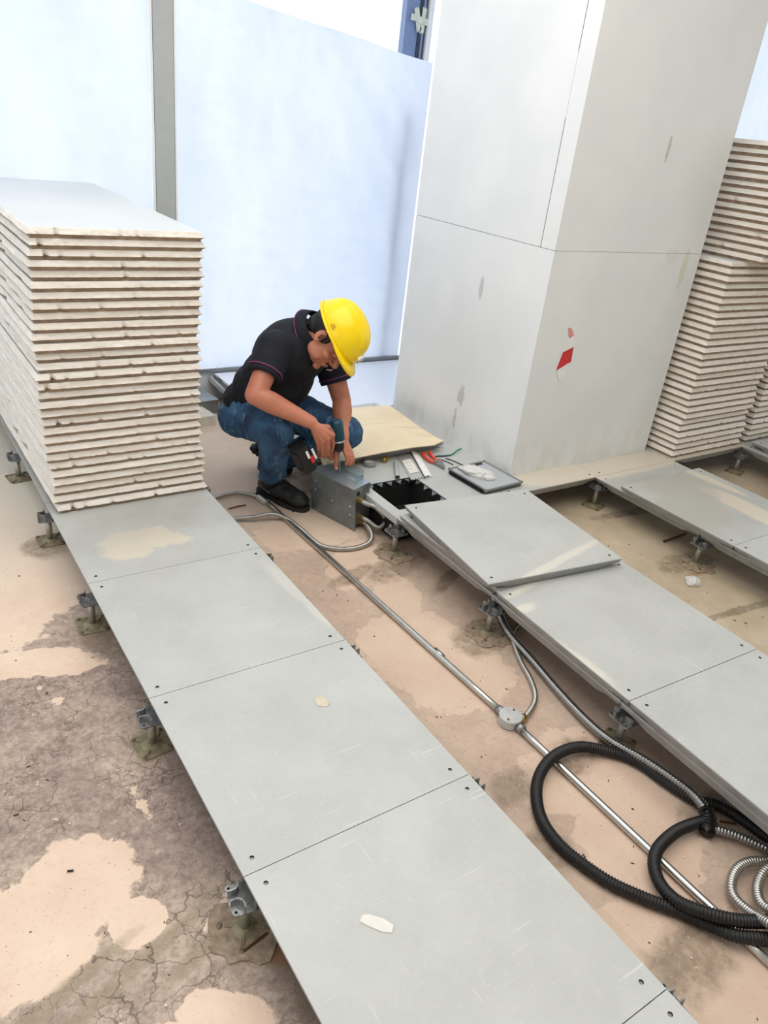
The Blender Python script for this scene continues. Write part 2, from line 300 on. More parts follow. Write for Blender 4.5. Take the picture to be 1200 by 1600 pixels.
# ------------------------------------------------------------------ mesh helpers
class MB:
    def __init__(s): s.v, s.f, s.mi, s.cur = [], [], [], 0
    def add(s, vs, fs, T=None):
        o = len(s.v); s.v += [(T @ Vector(v)) if T else Vector(v) for v in vs]; s.f += [tuple(i + o for i in f) for f in fs]; s.mi += [s.cur] * len(fs); return s
    def box(s, c, d, T=None, taper=0):
        x, y, z = (k / 2 for k in d); cx, cy, cz = c; t = 1 - taper
        vs = [(cx + a * x * (t if e < 0 else 1), cy + b * y * (t if e < 0 else 1), cz + e * z) for e in (-1, 1) for a, b in ((-1, -1), (1, -1), (1, 1), (-1, 1))]
        return s.add(vs, [(3, 2, 1, 0), (4, 5, 6, 7), (0, 1, 5, 4), (1, 2, 6, 5), (2, 3, 7, 6), (3, 0, 4, 7)], T)
    def prism(s, poly, z0, z1, T=None, inset0=0):
        n = len(poly); cx = sum(p[0] for p in poly) / n; cy = sum(p[1] for p in poly) / n
        lo = [(cx + (p[0] - cx) * (1 - inset0), cy + (p[1] - cy) * (1 - inset0), z0) for p in poly]
        vs = lo + [(p[0], p[1], z1) for p in poly]
        return s.add(vs, [tuple(range(n))[::-1], tuple(range(n, 2 * n))] + [(i, (i + 1) % n, n + (i + 1) % n, n + i) for i in range(n)], T)
    def lathe(s, prof, seg=20, T=None, caps=True):
        vs = [(r * math.cos(2 * PI * k / seg), r * math.sin(2 * PI * k / seg), z) for r, z in prof for k in range(seg)]
        fs = [(i * seg + k, i * seg + (k + 1) % seg, (i + 1) * seg + (k + 1) % seg, (i + 1) * seg + k) for i in range(len(prof) - 1) for k in range(seg)]
        if caps: fs += [tuple(range(seg))[::-1], tuple(range((len(prof) - 1) * seg, len(prof) * seg))]
        return s.add(vs, fs, T)
    def rcone(s, a, b, r1, r2, seg=18, flat=False, squash=None):
        a, b = Vector(a), Vector(b); L = (b - a).length; prof = []
        n = 5
        prof += [(max(r1 * math.sin(t * PI / 2 / n), 1e-4), -r1 * math.cos(t * PI / 2 / n)) for t in range(n + 1)]
        if flat: prof += [(r2, L), (r2 * .97, L)]
        else: prof += [(max(r2 * math.cos(t * PI / 2 / n), 1e-4), L + r2 * math.sin(t * PI / 2 / n)) for t in range(n + 1)]
        q = (b - a).to_track_quat('Z', 'Y').to_matrix().to_4x4()
        return s.lathe(prof, seg, Matrix.Translation(a) @ q)
    def ell(s, c, r, rot=None, seg=24, rings=14):
        T = Matrix.Translation(c) @ (rot.to_4x4() if rot else Matrix()) @ Matrix.Diagonal((*r, 1))
        prof = [(max(math.sin(PI * t / rings), 1e-4), -math.cos(PI * t / rings)) for t in range(rings + 1)]
        return s.lathe(prof, seg, T)
    def tube(s, path, r, seg=10, caps=True, rfun=None):
        P = [Vector(p) for p in path]; n = len(P); tan = [(P[min(i + 1, n - 1)] - P[max(i - 1, 0)]).normalized() for i in range(n)]
        up = Vector((0, 0, 1)) if abs(tan[0].z) < .9 else Vector((1, 0, 0)); u = tan[0].cross(up).normalized(); vs = []
        for i in range(n):
            u = (u - tan[i] * u.dot(tan[i])).normalized(); w = tan[i].cross(u); rr = rfun(i) if rfun else r
            vs += [P[i] + (u * math.cos(2 * PI * k / seg) + w * math.sin(2 * PI * k / seg)) * rr for k in range(seg)]
        fs = [(i * seg + k, i * seg + (k + 1) % seg, (i + 1) * seg + (k + 1) % seg, (i + 1) * seg + k) for i in range(n - 1) for k in range(seg)]
        if caps: fs += [tuple(range(seg))[::-1], tuple(range((n - 1) * seg, n * seg))]
        return s.add(vs, fs)
    def mesh(s, name, mats, smooth=False):
        me = bpy.data.meshes.new(name); me.from_pydata([tuple(v) for v in s.v], [], s.f)
        for m in (mats if isinstance(mats, (list, tuple)) else [mats]): me.materials.append(m)
        me.polygons.foreach_set('material_index', s.mi)
        if smooth: me.polygons.foreach_set('use_smooth', [True] * len(me.polygons))
        me.update(); return me
    def build(s, name, mats, parent=None, smooth=False, loc=None):
        """vertices are world coordinates when there is a parent at loc, else local"""
        o = bpy.data.objects.new(name, s.mesh(name, mats, smooth)); COL.objects.link(o)
        if parent:
            o.parent = parent
        if loc: o.location = loc
        return o
def obj(name, me, parent=None, loc=(0, 0, 0), rot=(0, 0, 0)):
    o = bpy.data.objects.new(name, me); COL.objects.link(o); o.parent = parent; o.location = loc; o.rotation_euler = rot; return o
def tag(o, label=None, cat=None, group=None, kind=None):
    if label: o['label'] = label
    if cat: o['category'] = cat
    if group: o['group'] = group
    if kind: o['kind'] = kind
    return o
def thing(name, label, cat, loc=(0, 0, 0), rz=0, group=None):
    o = bpy.data.objects.new(name, None); COL.objects.link(o); o.location = loc; o.rotation_euler = (0, 0, rz); o.empty_display_size = .05
    return tag(o, label, cat, group)
def copy_tree(o, parent=None):
    c = o.copy(); COL.objects.link(c); c.parent = parent
    for ch in list(o.children): copy_tree(ch, c)
    return c
def rebase(root):
    """children were made in world coordinates: shift them to the root's base point"""
    T = root.matrix_basis.inverted()
    done = set()
    def go(o, first):
        for ch in o.children:
            if ch.type == 'MESH' and ch.data.name not in done: done.add(ch.data.name); ch.data.transform(T)
            go(ch, False)
    go(root, True)
def arc(a, b, n): return [a + (b - a) * i / n for i in range(n + 1)]
def spline(pts, step):
    P = [Vector(p) for p in pts]; P = [P[0] * 2 - P[1]] + P + [P[-1] * 2 - P[-2]]; dense = []
    for i in range(1, len(P) - 2):
        a, b, c, d = P[i - 1:i + 3]
        for k in range(40):
            t = k / 40; dense.append(.5 * ((2 * b) + (c - a) * t + (2 * a - 5 * b + 4 * c - d) * t * t + (3 * b - a - 3 * c + d) * t ** 3))
    dense.append(P[-2]); out = [dense[0]]; acc = 0
    for i in range(1, len(dense)):
        seg = (dense[i] - dense[i - 1]).length
        while acc + seg >= step:
            t = (step - acc) / seg; q = dense[i - 1].lerp(dense[i], t); out.append(q); dense[i - 1] = q; seg = (dense[i] - q).length; acc = 0
        acc += seg
    out.append(dense[-1]); return out
def remesh(mb, voxel, smooth_n=4, disp=None):
    tmp = bpy.data.objects.new('tmp', mb.mesh('tmp', [])); COL.objects.link(tmp)
    r = tmp.modifiers.new('r', 'REMESH'); r.mode = 'VOXEL'; r.voxel_size = voxel; r.adaptivity = 0
    if smooth_n: s = tmp.modifiers.new('s', 'SMOOTH'); s.factor = .6; s.iterations = smooth_n
    dg = bpy.context.evaluated_depsgraph_get(); me = bpy.data.meshes.new_from_object(tmp.evaluated_get(dg)); bpy.data.objects.remove(tmp)
    if disp:
        nr = [v.normal.copy() for v in me.vertices]
        for v, n in zip(me.vertices, nr): v.co += n * disp(v.co, n)
    me.polygons.foreach_set('use_smooth', [True] * len(me.polygons)); return me

# ------------------------------------------------------------------ the setting
fl = MB()
fl.add([(-5, -4, SUB), (9, -4, SUB), (9, 3.25, SUB), (-5, 3.25, SUB)], [(0, 1, 2, 3)]); fl.add([(-5, -4, SUB - .1), (9, -4, SUB - .1), (9, 3.25, SUB - .1), (-5, 3.25, SUB - .1)], [(3, 2, 1, 0)])
tag(fl.build('floor', M['slab']), kind='structure')

PX, PY, PW = 1.95, 1.36, .985     # boxed-in pillar: left face x, front face y, width
pl = MB()
H0, H1 = 1.018, 3.0
g = .0012
# the boards: lower and upper course on each visible face, with recessed joints
pl_objs = []
core = MB(); core.box((PX + PW / 2, PY + PW / 2, 1.5), (PW - .012, PW - .012, 3.0)); pc = tag(core.build('wall_pillar', M['joint_light']), 'white boarded square pillar', None, None, 'structure')
def pboard(x0, x1, y0, y1, z0, z1):
    b = MB(); b.box(((x0 + x1) / 2, (y0 + y1) / 2, (z0 + z1) / 2), (x1 - x0, y1 - y0, z1 - z0)); b.build('board', M['pillar'], pc)
t_ = .008
pboard(PX, PX + t_, PY, PY + PW, 0, H0 - g); 
pboard(PX, PX + t_, PY + .085, PY + PW, H0 + g, H1); pboard(PX, PX + t_, PY, PY + .0835, H0 + g, H1)
pboard(PX + t_, PX + PW, PY, PY + t_, 0, H0 - g * .6); pboard(PX + t_, PX + PW, PY, PY + t_, H0 + g * .6, H1)
pboard(PX + PW - t_, PX + PW, PY + t_, PY + PW, 0, H0 - g); pboard(PX + PW - t_, PX + PW, PY + t_, PY + PW, H0 + g, H1)
pboard(PX + t_, PX + PW - t_, PY + PW - t_, PY + PW, 0, H1)
for zc, zl in (((H0 + 1.50) / 2, 1.50 - H0), (1.97, .5)): jd = MB(); jd.box((PX + .0035, PY + .0843, zc), (.008, .0028, zl)); jd.build('joint_gap', M['joint'], pc)
ce = MB(); ce.box((2, -.42, 3.35), (14, 7.2, .1)); tag(ce.build('ceiling', plain('ceiling_white', rgb(225, 226, 224), .8, 0, .02)), kind='structure')  # unseen ceiling, added to dim the daylight from above
bw = MB(); bw.box((2, -4.05, 1.6), (14, .1, 3.5)); tag(bw.build('wall_back', plain('back_wall_beige', rgb(228, 224, 214), .8, 0, .03)), kind='structure')  # unseen wall behind the camera, added to cut light on the pillar front
# window wall: trim, mullions, sheeting
WY = 3.14
tr = MB(); tr.box((1.5, WY - .006, .022), (9.0, .02, .016)); tag(tr.build('trim_1', M['sill']), kind='structure')
lw = MB(); lw.box((1.5, WY + .03, -.075), (9.0, .05, .17)); tag(lw.build('wall_window_side', plain('kerb_paint', rgb(222, 228, 236), .4, 0, .03)), kind='structure')
mu = MB(); mu.box((.928, WY - .03, 1.32), (.096, .04, 2.6)); tag(mu.build('trim_2', M['frame_grey']), kind='structure')
mw = MB(); mw.box((.874, WY - .034, 1.32), (.006, .03, 2.6)); mw.box((.983, WY - .034, 1.32), (.008, .03, 2.6)); tag(mw.build('trim_3', M['white']), kind='structure')
_d = ray(650, 50); _p = CAM_C + _d * ((WY + .40 - CAM_C.y) / _d.y)
wf = thing('window_1', None, None, (_p.x - .06, WY + .40, 0)); wf['kind'] = 'structure'
a = MB(); a.box((0, 0, 1.4), (.095, .05, 3.6)); o = a.build('mullion', M['frame_blue'], wf); o.location = (.005, 0, 0)
a = MB(); a.box((0, 0, 1.4), (.05, .045, 3.6)); a.build('gasket', M['frame_dark'], wf).location = (.078, -.01, 0)
a = MB(); a.box((0, 0, 1.4), (.013, .05, 3.6)); a.build('gasket', M['frame_blue'], wf).location = (.082, -.012, 0)
a = MB(); a.box((0, 0, 1.4), (.033, .05, 3.6)); a.build('jamb', M['white'], wf).location = (.13, -.02, 0)
def sheet(name, x0, x1, topf, label, y, seed, z0=.03):
    nx, nz = 110, 90; vs = []; fs = []
    for i in range(nx + 1):
        for j in range(nz + 1):
            x = x0 + (x1 - x0) * i / nx; zt = topf(x); z = z0 + (zt - z0) * j / nz; s = j / nz
            # soft folds fanning out of the taped top-left corner, sagging to the right
            ang = math.atan2(x - (x0 + .35), (zt + .5 - z)); rr = math.hypot(x - x0 - .35, zt + .5 - z)
            d = (.020 * math.sin(ang * 15 + seed) + .008 * math.sin(ang * 41 + seed * 2)) * min(1, rr * .7) * s + .035 * noise.noise(Vector((x * 1.6 + seed, z * 1.1, 2))) + .006 * noise.noise(Vector((x * 9 + seed, z * 22, 2))) + .002 * math.sin(z * 70 + 2 * noise.noise(Vector((x * 3, z * 3, 1)))) * (1 - s)
            e = min(1, i / 6, (nx - i) / 6)
            vs.append((x, y + (d + .01) * e, z))
    k = nz + 1
    fs = [(i * k + j, (i + 1) * k + j, (i + 1) * k + j + 1, i * k + j + 1) for i in range(nx) for j in range(nz)]
    b = MB(); b.add(vs, fs); o = b.build(name, M['sheet'], smooth=True); tag(o, label, 'sheeting')
    return o
sheet('plastic_sheeting', -2.2, .876, lambda x: 2.5, 'white translucent sheeting over the window left of the grey upright, behind the board stack', WY + .0, 1.3)
sheet('plastic_sheeting', .98, 2.52, lambda x: 1.905 - .105 * (x - 1.0), 'white translucent sheeting sagging between grey upright and white pillar, behind the man', WY + .0, 4.1)
sheet('plastic_sheeting', 2.56, 8.5, lambda x: 2.9, 'white translucent sheeting seen at the right edge beyond the pillar', WY + .0, 8.1)
# pale strip of the hidden upright pressing on the sheet + bright gap at the pillar
b = MB(); b.box((2.39, WY + .085, .72), (.06, .04, 1.5)); tag(b.build('trim_4', M['frame_grey']), kind='structure')
# masking tape cross on the dark mullion
tx = thing('masking_tape', 'cross of pale masking tape on the blue window upright top centre', 'tape', (wf.location.x + .058, wf.location.y - .012, 1.98))
for (w_, h_, rz_) in ((.15, .032, .12), (.03, .13, .05), (.035, .12, -.3)):
    b = MB(); n_ = 9; pts = []
    for i in range(n_): pts.append((-w_ / 2 + w_ * i / (n_ - 1), (h_ / 2) * (1 + .12 * math.sin(i * 2.3))))
    poly = pts + [(x, -y) for x, y in pts[::-1]]
    b.prism(poly, -.001, .001); o = b.build('strip', plain('tape_cream', rgb(214, 218, 200), .6), tx); o.rotation_euler = (PI / 2, rz_, 0); o.location = (.02 if h_ > w_ and rz_ > 0 else (-.02 if h_ > w_ else 0), -.03 if w_ > h_ else -.026, .005)

# ------------------------------------------------------------------ access floor panels
S = .598
def panel_mesh():
    b = MB(); hs = S / 2; a0 = hs - .033; r = .0055; c = .012; th = .004
    ring8 = [(-c, -c), (0, -c), (c, -c), (c, 0), (c, c), (0, c), (-c, c), (-c, 0)]
    oct8 = [(r * math.cos(math.radians(225 + 45 * k)), r * math.sin(math.radians(225 + 45 * k))) for k in range(8)]
    L = [-hs, -a0 - c, -a0 + c, a0 - c, a0 + c, hs]
    for i in range(5):
        for j in range(5):
            if i in (1, 3) and j in (1, 3): continue
            b.add([(L[i], L[j], 0), (L[i + 1], L[j], 0), (L[i + 1], L[j + 1], 0), (L[i], L[j + 1], 0)], [(0, 1, 2, 3)])
    for sx_ in (-1, 1):
        for sy in (-1, 1):
            cx, cy = sx_ * a0, sy * a0
            vs = [(cx + p[0], cy + p[1], 0) for p in ring8] + [(cx + p[0], cy + p[1], 0) for p in oct8] + [(cx + p[0], cy + p[1], -.014) for p in oct8]
            fs = [(k, (k + 1) % 8, 8 + (k + 1) % 8, 8 + k) for k in range(8)]; b.cur = 0; b.add(vs, fs)
            b.cur = 1; b.add(vs, [(8 + k, 8 + (k + 1) % 8, 16 + (k + 1) % 8, 16 + k) for k in range(8)] + [tuple(range(16, 24))]); b.cur = 0
    q = [(-hs, -hs), (hs, -hs), (hs, hs), (-hs, hs)]
    b.add([(x, y, 0) for x, y in q] + [(x, y, -th) for x, y in q], [(4 + i, 4 + (i + 1) % 4, (i + 1) % 4, i) for i in range(4)])
    return b.mesh('floor_panel', [M['panel'], M['hole']])
def pan_mesh():
    # pressed steel tray: straight rim under the sheet, then a deeper pan whose ends are cut back at the corners
    b = MB(); hs = S / 2
    def octo(i, c): h = hs - i; return [(-h + c, -h), (h - c, -h), (h, -h + c), (h, h - c), (h - c, h), (-h + c, h), (-h, h - c), (-h, -h + c)]
    lv = [(.0, .002, -.004), (.003, .004, -.017), (.0045, .02, -.0185), (.006, .05, -.021), (.0095, .085, -.0335), (.03, .10, -.0345)]
    vs = []; 
    for i, c, z in lv: vs += [(x, y, z) for x, y in octo(i, c)]
    fs = [(k * 8 + j, (k + 1) * 8 + j, (k + 1) * 8 + (j + 1) % 8, k * 8 + (j + 1) % 8) for k in range(len(lv) - 1) for j in range(8)] + [tuple(range(8)), tuple(range(len(lv) * 8 - 8, len(lv) * 8))[::-1]]
    b.add(vs, fs); return b.mesh('pan', M['pan'])
PM, PAN = panel_mesh(), pan_mesh()
def panel(cx, cy, z, label, rz=0.0, group=None, tilt=(0, 0)):
    o = obj('floor_panel', PM, None, (cx, cy, z), (tilt[0], tilt[1], rz)); tag(o, label, 'floor panel', group); obj('pan', PAN, o); return o
# walkway on the left
ords = {-3: 'grey floor panel of the left walkway just below the frame', -2: 'grey floor panel of the left walkway, cut by the bottom edge at right', -1: 'nearest large grey floor panel of the left walkway, with a torn white label on it', 0: 'second grey floor panel of the left walkway, with a small yellowish chip mark',
        1: 'third grey floor panel of the left walkway, reaching up to the dusty one', 2: 'grey floor panel with a beige dust patch, half under the left board stack', 3: 'floor panel under the middle of the left board stack', 4: 'floor panel under the back of the left board stack'}
for u in range(-2, 5):
    panel(.3, .3 + .6 * u, 0, ords[u])
# middle run: levelled layer
for u in range(-2, 2):
    panel(1.5 + {1: 0, 0: -.015, -1: -.037, -2: -.06}[u], .3 + .6 * u, 0, {-2: 'lower layer grey panel of the middle run nearest the bottom right corner', -1: 'lower layer grey panel of the middle run beside the coiled hoses', 0: 'lower layer grey panel of the middle run by the round conduit box', 1: 'lower layer grey panel under the pile of loose panels behind the junction box'}[u], rz={1: -.01}.get(u, -.034))
# middle run: loose second layer
for u in range(-2, 2):
    panel({1: 1.487, 0: 1.469, -1: 1.447, -2: 1.425}[u], .3 - .035 + .6 * u + (.005 if u == 1 else 0), .0365, {-2: 'upper loose grey panel of the middle run at the right frame edge, bottom', -1: 'upper loose grey panel of the middle run right of the coiled hoses', 0: 'upper loose grey panel of the middle run with chipped pale left edge', 1: 'grey floor panel sandwiched in the loose pile, second from its top'}[u], rz=(.012 if u == 1 else -.034), tilt=(0, 0))
tp = at(638, 790, .076) + at(773, 916, .076) + at(962, 868, .076) + at(818, 764, .076); tp /= 4
e_ = (at(638, 790, .076) - at(773, 916, .076)) + (at(818, 764, .076) - at(962, 868, .076)); 
panel(tp.x, tp.y, .0752, 'topmost loose grey panel of the pile in the middle run, pale dust line across its front', rz=math.atan2(-e_.x, e_.y), tilt=(.0, .0))
# beyond the gap: right run
for u in range(-2, 2):
    if u >= 0 or True: panel(2.672, .3 + .6 * u, 0, {-2: 'lower layer grey panel of the right run, out at the frame edge', -1: 'lower layer grey panel of the right run near the right frame edge', 0: 'lower layer grey panel of the right run between the two far pedestals', 1: 'lower layer grey panel of the right run touching the pillar platform'}[u])
for u in range(-1, 2):
    panel(2.642, .43 + .3 + .6 * (u - 1), .0365, {-1: 'loose grey panel on the right run at the frame edge', 0: 'loose grey panel on the right run, plain grey, cut by the frame edge', 1: 'loose stained panel on the right run, darker patch bordered with beige dust'}[u])
for u in range(0, 2):
    panel(3.9, .3 + .6 * u, 0, ['lower grey panel at far right edge past the second hole', 'lower grey panel at far right under the stack corner'][u])
    panel(3.93, .27 + .6 * u, .0365, ['upper grey panel at far right edge past the second hole', 'upper grey panel at far right against the stacked boards'][u])
# dusty platform around and behind the pillar
k_ = 0
for i in range(1, 9):
    for u in range(2, 5):
        x = .9 + .6 * i; y = .3 + .6 * u
        if i == 1 and u == 2: continue
        if (PX < x - .3 and x + .3 < PX + PW and y - .3 > PY): continue
        if x > 3.3 and u > 2: continue
        lab = {(1, 3): 'floor panel under the cardboard sheet behind the man', (1, 4): 'pale floor panel between cardboard and window sill', (2, 2): 'pale floor panel under the floor box lid and pillar corner', (2, 3): 'floor panel half under pillar and cardboard', (2, 4): 'pale floor panel at the window left of the pillar base',
               (3, 2): 'dusty beige floor panel before the pillar front', (4, 2): 'dusty beige floor panel at the foot of the right board stack'}.get((i, u))
        o = panel(x, y, 0, lab or 'floor panel hidden below the right board stacks or pillar', group=None if lab else 'panels hidden under the board stacks')
# panel with the square opening (built with its cut)
def cut_panel():
    root = None
    hs = .299; cx, cy = 1.5, 1.5; hx0, hx1, hy0, hy1 = 1.252 - cx, 1.508 - cx, 1.262 - cy, 1.518 - cy
    b = MB()
    L = [-hs, hx0, hx1, hs]; K = [-hs, hy0, hy1, hs]
    for i in range(3):
        for j in range(3):
            if i == 1 and j == 1: continue
            b.add([(L[i], K[j], 0), (L[i + 1], K[j], 0), (L[i + 1], K[j + 1], 0), (L[i], K[j + 1], 0)], [(0, 1, 2, 3)]); b.add([(L[i], K[j], -.03), (L[i + 1], K[j], -.03), (L[i + 1], K[j + 1], -.03), (L[i], K[j + 1], -.03)], [(3, 2, 1, 0)])
    q = [(-hs, -hs), (hs, -hs), (hs, hs), (-hs, hs)]; b.add([(x, y, 0) for x, y in q] + [(x, y, -.03) for x, y in q], [(4 + i, 4 + (i + 1) % 4, (i + 1) % 4, i) for i in range(4)])
    q = [(hx0, hy0), (hx1, hy0), (hx1, hy1), (hx0, hy1)]; b.add([(x, y, 0) for x, y in q] + [(x, y, -.003) for x, y in q], [(i, (i + 1) % 4, 4 + (i + 1) % 4, 4 + i) for i in range(4)])
    o = b.build('floor_panel', M['panel'], loc=(cx, cy, 0)); tag(o, 'grey floor panel with a square opening cut in it, beside the junction box', 'floor panel')
    # jagged sheet-metal teeth bent down round the opening
    def tooth(x, y, rz):
        t = MB(); t.prism([(-.017, 0), (.016, 0), (.002, -.020)], -.0006, .0006, Matrix.Translation((x, y, -.006)) @ Matrix.Rotation(rz, 4, 'Z') @ Matrix.Rotation(math.radians(40), 4, 'X')); t.build('tooth', M['steelbox'], o)
    for k in range(5): tooth(hx0 + .022 + .050 * k, hy1 - .001, 0)
    for k in range(4): tooth(hx1 - .001, hy0 + .03 + .062 * k, -PI / 2)
    # added near-black box, puts the shade inside the opening into colour
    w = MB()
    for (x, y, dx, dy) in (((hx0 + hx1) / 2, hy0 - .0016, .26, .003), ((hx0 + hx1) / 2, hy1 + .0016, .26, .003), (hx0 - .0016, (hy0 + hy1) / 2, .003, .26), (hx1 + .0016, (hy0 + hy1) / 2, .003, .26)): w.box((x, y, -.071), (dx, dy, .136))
    w.box(((hx0 + hx1) / 2, (hy0 + hy1) / 2, -.138), (.27, .28, .003)); w.build('opening_shade_box', M['hole'], o)
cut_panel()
# small marks on the walkway
def flat_patch(name, pts, z, mat, label, cat, th=.0012):
    P = [at(*q, z) for q in pts]; c = sum(P, Vector()) / len(P); b = MB(); b.prism([(p.x - c.x, p.y - c.y) for p in P][::-1], 0, th)
    o = b.build(name, mat, loc=(c.x, c.y, z)); return tag(o, label, cat)
flat_patch('torn_label', [(566, 1430), (578, 1429), (600, 1436), (615, 1446), (612, 1458), (596, 1456), (575, 1447), (562, 1440)], .0006, M['label'], 'torn white paper label stuck on the nearest grey panel', 'label')
flat_patch('chip_mark', [(490, 1092), (500, 1086), (508, 1092), (516, 1099), (510, 1105), (496, 1103)], .0006, plain('chip_cream', rgb(206, 198, 176), .8), 'small cream chip mark on the second grey panel of the left walkway', 'chip')

# ------------------------------------------------------------------ pedestals
def pedestal_parts():
    h = -SUB
    post = MB(); post.lathe([(.0110, .004), (.0110, h - .062)], 16, None)
    plate = MB(); s_ = .047; c_ = .008
    poly = [(-s_ + c_, -s_), (s_ - c_, -s_), (s_, -s_ + c_), (s_, s_ - c_), (s_ - c_, s_), (-s_ + c_, s_), (-s_, s_ - c_), (-s_, -s_ + c_)]
    plate.prism(poly, 0, .003); plate.lathe([(.03, .003), (.024, .006), (.016, .010), (.012, .011)], 16)
    for k in range(4):
        T = Matrix.Rotation(PI / 2 * k + PI / 4, 4, 'Z'); plate.box((.03, 0, .0045), (.026, .007, .004), T)
    scr = MB()
    scr.lathe([(.0065, .003), (.0065, .0055), (.004, .0065)], 8)
    z0 = h - .060
    hp = MB(); hs = .037; c2 = .006
    poly = [(-hs + c2, -hs), (hs - c2, -hs), (hs, -hs + c2), (hs, hs - c2), (hs - c2, hs), (-hs + c2, hs), (-hs, hs - c2), (-hs, -hs + c2)]
    hp.prism(poly, z0, z0 + .004); hp.lathe([(.017, z0 - .012), (.019, z0)], 16)
    for sx_ in (-1, 1):
        for sy in (-1, 1): hp.lathe([(.0075, z0 + .004), (.0075, z0 + .006)], 10, Matrix.Translation((sx_ * .029, sy * .029, 0)))
    lug = []
    # four bowed walls standing on the plate, leaving a cross-shaped slot
    for k in range(4):
        w = MB(); n = 8; R_ = .019; cx = .036
        for i in range(n):
            a0 = math.radians(180 + 90 * 0) ; 
        pts = []
        for i in range(n + 1):
            t = i / n * PI / 2; pts.append((cx - R_ * math.sin(t) - .0 , cx - R_ * math.cos(t)))
        pts = [(.036, .012)] + [(.036 - .020 * (1 - (1 - i / n) ** 1) * 1, .014 + .002 * math.sin(i)) for i in range(0)] + [(.028, .0105), (.018, .0125), (.0125, .018), (.0105, .028), (.012, .036)]
        T = Matrix.Rotation(PI / 2 * k, 4, 'Z')
        for i in range(len(pts) - 1):
            p, q = Vector((*pts[i], 0)), Vector((*pts[i + 1], 0)); d = (q - p); L = d.length; n_ = Vector((d.y, -d.x, 0)).normalized() * .0016
            zb, zt = z0 + .004, h - .036
            w.add([p - n_ + ZD * zb, q - n_ + ZD * zb, q + n_ + ZD * zb, p + n_ + ZD * zb, p - n_ + ZD * zt, q - n_ + ZD * zt, q + n_ + ZD * zt, p + n_ + ZD * zt], [(3, 2, 1, 0), (4, 5, 6, 7), (0, 1, 5, 4), (1, 2, 6, 5), (2, 3, 7, 6), (3, 0, 4, 7)], T)
        lug.append(w.mesh('lug', M['cast']))
    hole = MB()
    hole.lathe([(.0035, z0 + .0045), (.0035, z0 + .0066)], 8)
    gr = MB(); pts = []
    for k in range(26):
        a = 2 * PI * k / 26; r = .075 + .03 * noise.noise(Vector((math.cos(a) * 2, math.sin(a) * 2, 3))) + .012 * rnd.random(); pts.append((r * math.cos(a), r * math.sin(a)))
    gr.prism(pts[::1], -.001, .0035)
    return post.mesh('post', M['post'], True), plate.mesh('base_plate', M['base']), scr.mesh('anchor_screw', M['screw']), hp.mesh('head_plate', M['cast']), lug, hole.mesh('screw_hole', M['hole']), gr.mesh('mortar_bed', M['grout'])
PP = pedestal_parts()
def pedestal(x, y, label, mortar=False, rz=0., brz=0., group=None, dx=0, dy=0):
    r = thing('pedestal', label, 'pedestal', (x + dx, y + dy, SUB), 0, group)
    if mortar: obj('mortar_bed', PP[6], r, (0, 0, 0.001), (0, 0, brz * 3))
    bp = obj('base_plate', PP[1], r, (0, 0, 0.001), (0, 0, brz)); [obj('anchor_screw', PP[2], bp, (a_ * .038, b_ * .038, 0)) for a_ in (-1, 1) for b_ in (-1, 1)]
    obj('post', PP[0], r); h = obj('head_plate', PP[3], r, (0, 0, 0), (0, 0, rz)); [obj('screw_hole', PP[5], h, (a_ * .029, b_ * .029, 0)) for a_ in (-1, 1) for b_ in (-1, 1)]
    for l in PP[4]: obj('lug', l, h)
    return r
peds = [(0, -.6, 'steel pedestal under the left walkway edge, below the frame bottom', 0), (0, 0, 'nearest steel pedestal, at the left walkway edge, with muddy base', 1), (0, .6, 'steel pedestal with olive stained base plate, second nearest at the left walkway edge', 0), (0, 1.2, 'steel pedestal third from the front at the left walkway edge', 0), (0, 1.8, 'steel pedestal at the front corner of the left board stack', 0), (0, 2.4, 'steel pedestal at the left frame edge beside the left board stack', 0),
        (.6, -.6, 'pedestal head peeping out right of the nearest walkway seam, bottom right', 0), (.6, 0, 'pedestal head peeping out right of the second walkway seam', 0), (.6, .6, 'pedestal head peeping out right of the third walkway seam', 0), (.6, 1.2, 'pedestal head peeping out right of the dusty panel', 0), (.6, 1.8, 'pedestal head peeping out behind the left board stack base', 0),
        (1.2, 1.2, 'steel pedestal right of the junction box, under the panel corner', 1), (1.2, .6, 'steel pedestal below the front corner of the loose panel pile', 1), (1.2, 0, 'steel pedestal beside the heavy flexible hose on the right', 0), (1.2, -.6, 'steel pedestal of the middle run hidden by coiled hoses', 0),
        (2.4, 1.2, 'steel pedestal in the far corner of the first open bay', 0), (2.4, .6, 'steel pedestal under the right run edge, with dirty square base', 1), (2.4, 0, 'steel pedestal under the right run at the frame edge', 0), (3.6, 1.2, 'steel pedestal in the dark second bay, below the stacked boards', 0), (3.6, .6, 'steel pedestal at the far right frame edge', 0),
        (1.8, 1.2, 'steel pedestal behind the loose panel pile, right edge', 0), (1.8, .6, 'steel pedestal under the right edge of the middle run', 0), (1.8, 0, 'steel pedestal under the middle run right edge, near the frame edge', 0), (3.0, .6, 'steel pedestal under the right run, far side', 0), (1.2, 1.8, 'steel pedestal at the panel edge behind the man', 0), (1.2, 2.4, 'steel pedestal at the panel edge near the window', 0)]
for i, (x, y, lab, mo) in enumerate(peds):
    pedestal(x, y, lab, bool(mo), rz=rnd.uniform(-.12, .12) - (.05), brz=rnd.uniform(-.15, .55), dx=(.004 if x == 0 else (.009 if x == .6 else 0)), dy=-.006)

